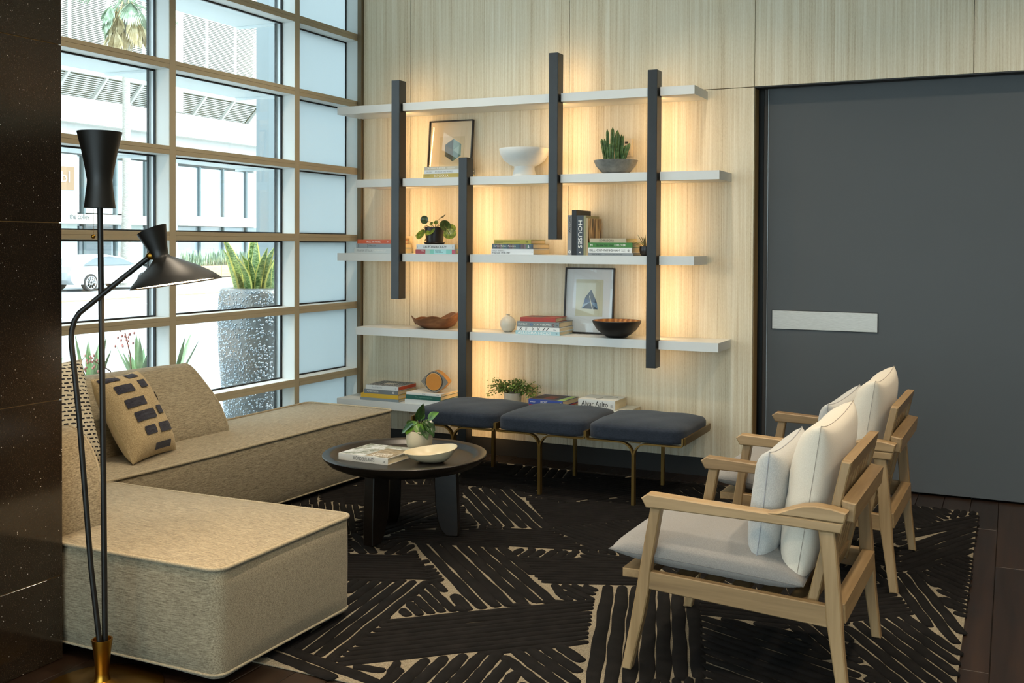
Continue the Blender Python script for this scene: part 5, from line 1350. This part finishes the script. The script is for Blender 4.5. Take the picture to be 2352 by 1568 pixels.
B(-0.69, -0.6, 36.6, 38.6, 0.2, 2.2, 'shop_window', plain('dark_shop_glass', '#5b6468', 0.1))
B(-0.69, -0.6, 40.2, 41.3, 0.3, 2.2, 'shop_window', plain('dark_shop_glass', '#5b6468', 0.1))
sg = B(-0.55, -0.45, 34.6, 36.2, 3.9, 5.0, 'shop_sign', plain('sign_brown', '#8d7359', 0.7))
lettering("ld's", plain('sign_letter', '#efe6cf', 0.7), bl, frame((-0.43, 35.9, 4.25-GZ), (0, 1, 0), (0, 0, 1)), 0.55, 0.95, mirror=True)
B(-0.55, -0.45, 34.9, 35.25, 5.05, 5.7, 'sign_arch', plain('sign_yellow', '#d9b93c', 0.6))
lettering('the colley', plain('sign_dark', '#4a4a48', 0.7), bl, frame((0.52, 35.05, 2.42-GZ), (0, 1, 0), (0, 0, 1)), 0.34, 1.15)
# ---- palm tree
pm = thing('palm_tree', 'shaggy fan palm standing on the far pavement', 'tree', (-36.0, 35.05, GZ))
k = N('palm_bark'); v = k.coords((1, 1, 6)); k.base(k.ramp(k.noise(v, 8, 4), [(0.3, '#8d8981'), (0.7, '#bdb8ae')]), 0.95); k.bump(k.noise(v, 10, 3), 0.8, 0.03)
G().tube([(0, 0, 0), (0.05, 0.02, 4), (0.0, 0.05, 8.4), (-0.02, 0.05, 12.8)], [0.26, 0.18, 0.165, 0.17], 14).build('trunk', k.m, pm, True, 60)
rp = random.Random(8)
M_PF = m_leaf('palm_frond', '#74876a', '#9db096', '#c2cdb8', 0.7, 4); M_PD = m_leaf('palm_dead', '#a08d66', '#bfae86', '#d8cdae', 0.9, 4)
def frond(a, e, L, mat, droop):
    g = G(); base = Vector((0.15*math.cos(a), 0.15*math.sin(a), 12.75+rp.uniform(-0.3, 0.4)))
    d = Vector((math.cos(a)*math.cos(e), math.sin(a)*math.cos(e), math.sin(e)))
    hub = base+d*L*0.55
    g.tube([base, hub], 0.03, 5)
    side = d.cross(Vector((0, 0, 1))).normalized()
    for i in range(15):
        f = (i-7)/7*1.15
        dd = (d*math.cos(f)+side*math.sin(f)+Vector((0, 0, -droop))).normalized()
        leaf_mesh(g, hub, dd, (0, 0, 1), L*0.62*(1-0.2*abs(f)), 0.14, 0.2, 0.25, 3, 'ovate')
    g.build('frond', mat, pm, True, 60)
for i in range(14): frond(rp.uniform(0, 2*PI), rp.uniform(-0.5, 0.9), rp.uniform(1.7, 2.3), M_PF, 0.25)
for i in range(18): frond(rp.uniform(0, 2*PI), rp.uniform(-1.45, -0.9), rp.uniform(1.4, 2.2), M_PD, 0.6)
for i in range(9): frond(rp.uniform(0, 2*PI), rp.uniform(-1.0, -0.5), rp.uniform(1.6, 2.1), M_PF, 0.5)
# ---- pale saloon car
car = thing('car', 'silver saloon car on the street beyond the glass', 'car', (-33.6, 31.4, GZ+0.001))
M_CAR = plain('silver_paint', '#b3b7b9', 0.25, 0.3); M_CG = plain('car_glass', '#5f6a70', 0.08); M_TYRE = plain('tyre', '#2b2b2c', 0.8); M_RIM = plain('alloy', '#c9ccce', 0.3, 0.6)
side = [(-2.35, 0.45), (-2.38, 0.75), (-2.25, 0.98), (-1.9, 1.05), (-1.1, 1.40), (-0.3, 1.45), (0.4, 1.36), (1.15, 1.02), (1.9, 0.88), (2.3, 0.68), (2.36, 0.42), (2.25, 0.28), (-2.2, 0.28)]
rings = []
for w, sc in ((-0.92, 0.90), (-0.88, 0.97), (-0.6, 1.0), (0.6, 1.0), (0.88, 0.97), (0.92, 0.90)):
    rings.append([(w if z < 1.0 else w*0.82, y*(0.99 if abs(w) > 0.9 else 1), 0.28+(z-0.28)*(sc if z > 0.6 else 1)) for y, z in side])
G().loft(rings).build('body', M_CAR, car, True, 35)
for sx in (-1, 1):
    wp = [(-1.75, 1.03), (-1.05, 1.31), (-0.3, 1.36), (0.35, 1.27), (0.95, 1.02)]
    g = G(); V = [(sx*(0.925 if z < 1.05 else 0.80), y, z) for y, z in wp]; g.add(V, [(0, 1, 2, 3, 4) if sx < 0 else (4, 3, 2, 1, 0)]); g.build('side_window', M_CG, car)
    for y in (-1.38, 1.38):
        wh = G().lathe([(0.0, -0.1), (0.33, -0.1), (0.345, -0.06), (0.345, 0.08), (0.32, 0.11), (0.25, 0.11), (0.24, 0.07), (0.0, 0.07)], 32)
        wh.xf(Matrix.Translation((sx*0.84, y, 0.345)) @ Matrix.Rotation(sx*PI/2, 4, 'Y')); w_ = wh.build('wheel', M_TYRE, car, True, 40)
        rm = G()
        for i in range(10):
            a = 2*PI*i/10; rm.prism([(0.03*math.cos(a+1.2), 0.03*math.sin(a+1.2)), (0.235*math.cos(a-0.09), 0.235*math.sin(a-0.09)), (0.235*math.cos(a+0.09), 0.235*math.sin(a+0.09)), (0.03*math.cos(a-1.2), 0.03*math.sin(a-1.2))], 0.085, 0.115, 'z')
        rm.lathe([(0.235, 0.08), (0.255, 0.115), (0.235, 0.115)], 32, cap0=False, cap1=False)
        rm.xf(Matrix.Translation((sx*0.84, y, 0.345)) @ Matrix.Rotation(sx*PI/2, 4, 'Y')); rm.build('rim', M_RIM, w_)
# ---- planter box of grasses across the street
pb = thing('planter_box', 'low wooden planter box of grasses across the street', 'planter', (-37.5, 40.2, GZ+0.12))
for i in range(2):
    G().box(-0.35, 0.35, i*2.5+0.02, i*2.5+2.5, 0.05, 0.62, 0.01).build('timber', wood('pale_timber', '#b58a5c', '#cfa778', '#e0bf95', 1), pb)
gr = G(); rg_ = random.Random(2)
for i in range(420):
    y = rg_.uniform(0.05, 4.95); x = rg_.uniform(-0.3, 0.3); a = rg_.uniform(0, 6.28); h = rg_.uniform(0.45, 0.95)
    leaf_mesh(gr, (x, y, 0.6), (0.25*math.cos(a), 0.35*math.sin(a), 1), (math.cos(a), math.sin(a), 0.1), h, 0.05, 0.2, 0.1, 3, 'ovate')
gr.build('grass', m_leaf('street_grass', '#5c6f5a', '#8a9b80', '#b9bf9c', 0.8, 3), pb, True, 60, kind='stuff')
# ---- exterior pier of this building beyond the frosted bay
G().box(-6.25, -4.50, 7.65, 8.2, -0.12, 4.2).build('wall_side', plain('pier_stucco', '#7d8688', 0.9, vary=0.05), kind='structure')
# ---- tall hammered planter with snake plants
vp = thing('tall_planter', 'tall hammered silver planter with variegated snake plants outside', 'planter', (-5.42, 6.66, -0.12))
k = N('hammered_silver'); v = k.coords()
vo = k.n('ShaderNodeTexVoronoi'); vo.inputs['Scale'].default_value = 34; k.l(v, vo.inputs['Vector'])
dome = k.ramp(vo.outputs['Distance'], [(0.0, 1.0), (0.42, 0.0)])
k.base(k.mix(k.noise(v, 5, 3), '#4d545a', '#7d7c77'), 0.4, 0.6, 0.6); k.bump(dome, 0.4, 0.01)
G().lathe([(0.0, 0.0), (0.21, 0.0), (0.235, 0.05), (0.275, 0.35), (0.305, 0.75), (0.308, 1.0), (0.300, 1.16), (0.285, 1.20), (0.262, 1.213), (0.24, 1.205), (0.232, 1.12)], 72, cap0=False, cap1=False).build('vessel', k.m, vp, True, 50)
G().lathe([(0.238, 1.14), (0.0005, 1.15)], 30, cap0=False).build('soil', SOIL, vp)
VP = [(0.235, 0.05), (0.275, 0.35), (0.305, 0.75), (0.308, 1.0), (0.300, 1.16), (0.285, 1.20)]
dm = G(); rdm = random.Random(17)
for i in range(4800):
    z = rdm.uniform(0.06, 1.195); a = rdm.uniform(0, 2*PI)
    for (r0, z0), (r1, z1) in zip(VP[:-1], VP[1:]):
        if z0 <= z <= z1: r = r0+(r1-r0)*(z-z0)/(z1-z0); break
    c = Vector((r*math.cos(a), r*math.sin(a), z)); nr = Vector((math.cos(a), math.sin(a), 0)); u = Vector((-math.sin(a), math.cos(a), 0)); w = Vector((0, 0, 1)); q = rdm.uniform(0.006, 0.011)
    V = [tuple(c+nr*0.006)]+[tuple(c+(u*math.cos(t)+w*math.sin(t))*q*0.6+nr*0.0045) for t in [PI/3*j for j in range(6)]]+[tuple(c+(u*math.cos(t)+w*math.sin(t))*q-nr*0.001) for t in [PI/3*j for j in range(6)]]
    dm.add(V, [(0, 1+j, 1+(j+1) % 6) for j in range(6)]+[(1+j, 7+j, 7+(j+1) % 6, 1+(j+1) % 6) for j in range(6)])
dm.build('hammered_bosses', plain('boss_silver', '#8b9399', 0.22, 0.7), vp, True, 180, kind='stuff')
def m_snake():
    k = N('snake_leaf'); v = k.coords((1, 1, 3)); at = k.n('ShaderNodeAttribute', attribute_name='edge')
    n_ = k.noise(v, 30, 3, 0.7, 0.6)
    body = k.ramp(n_, [(0.38, '#3d5a2a'), (0.5, '#6f8748'), (0.62, '#9fb078')])
    rim = k.math('GREATER_THAN', at.outputs['Fac'], 0.70)
    k.base(k.mix(rim, body, '#cfc86a'), 0.35, 0, 0.5); return k.m
M_SNK = m_snake()
rs = random.Random(21)
def snake_leaf(x, y, h, w, lx, ly, tw):
    n = 12; W5 = (-1, -0.72, -0.69, 0, 0.69, 0.72, 1); V = []; E = []
    for i in range(n+1):
        s_ = i/n; wd = w/2*(0.55+0.45*math.sin(PI*min(1, 0.1+0.62*s_)))*(1-s_**4)+0.001
        a = tw+0.35*math.sin(3*s_+tw); c = Vector((x+lx*s_*s_, y+ly*s_*s_, 1.13+h*s_))
        ax = Vector((math.cos(a), math.sin(a), 0)); nr = Vector((-math.sin(a), math.cos(a), 0))
        for e in W5: V.append(tuple(c+ax*(wd*e)+nr*(0.28*wd*e*e))); E.append(abs(e))
    m = len(V); V += [(p[0]+0.002*math.sin(tw), p[1]-0.002*math.cos(tw), p[2]) for p in V]; E += E
    F = []
    for i in range(n):
        for q in range(6):
            b = i*7+q; F.append((b, b+1, b+8, b+7)); F.append((m+b, m+b+7, m+b+8, m+b+1))
    g = G(); g.add(V, F); me = g.mesh('leaf', M_SNK, True, 70)
    at = me.attributes.new('edge', 'FLOAT', 'POINT'); at.data.foreach_set('value', E)
    link('leaf', me, vp)
for i in range(26):
    a = rs.uniform(0, 2*PI); r = rs.uniform(0.02, 0.19)
    snake_leaf(r*math.cos(a), r*math.sin(a), rs.uniform(0.26, 0.52), rs.uniform(0.062, 0.10), 0.22*math.cos(a)*rs.random(), 0.22*math.sin(a)*rs.random(), rs.uniform(-0.6, 1.4))
# ---- aloes in a low trough outside the left bay
al = thing('aloe_planter', 'pale green aloes with pink flower stalks outside the left bay', 'planter', (-5.15, 5.02, -0.12))
G().box(-0.22, 0.22, -0.95, 0.45, 0.0, 0.62, 0.01).build('trough', plain('trough_concrete', '#c9c5bc', 0.9), al)
G().box(-0.19, 0.19, -0.92, 0.42, 0.60, 0.63).build('soil', SOIL, al)
M_AL = m_leaf('aloe_green', '#8fae80', '#b3c99c', '#d3dcb8', 0.45, 12)
for (cx, cy, n_) in ((0.0, 0.12, 13), (-0.05, -0.25, 11), (0.05, 0.35, 8), (0.0, -0.65, 10)):
    for i in range(n_):
        a = 2*PI*i/n_+rs.uniform(-0.3, 0.3); e = rs.uniform(0.75, 1.35)
        g = G(); leaf_mesh(g, (cx+0.02*math.cos(a), cy+0.02*math.sin(a), 0.62), (math.cos(a)*math.cos(e), math.sin(a)*math.cos(e), math.sin(e)), (0, 0, 1) if e < 1.3 else (1, 0, 0), rs.uniform(0.22, 0.38), 0.042, 0.5, -0.12, 7, 'sword'); g.build('leaf', M_AL, al, True, 60)
M_PINK = plain('aloe_flower', '#d98f86', 0.7); M_FST = plain('flower_stalk', '#a5705f', 0.7)
for (x, y, dx, dy, h) in ((0.0, 0.05, 0.06, -0.12, 0.36), (0.02, -0.1, 0.1, -0.28, 0.22), (0.0, 0.25, -0.02, 0.10, 0.38), (0.0, -0.3, 0.05, -0.3, 0.16)):
    P = [(x, y, 0.63), (x+dx*0.3, y+dy*0.3, 0.63+h*0.6), (x+dx, y+dy, 0.63+h)]
    s_ = G().tube(P, 0.004, 5).build('flower_stalk', M_FST, al, True)
    fl = G()
    for i in range(16): fl.sphere((x+dx+rs.gauss(0, 0.025), y+dy+rs.gauss(0, 0.03), 0.63+h+rs.uniform(-0.09, 0.03)), 0.0065, 6, 5, (1, 1, 1.6))
    fl.build('blossom', M_PINK, s_, True, 180)
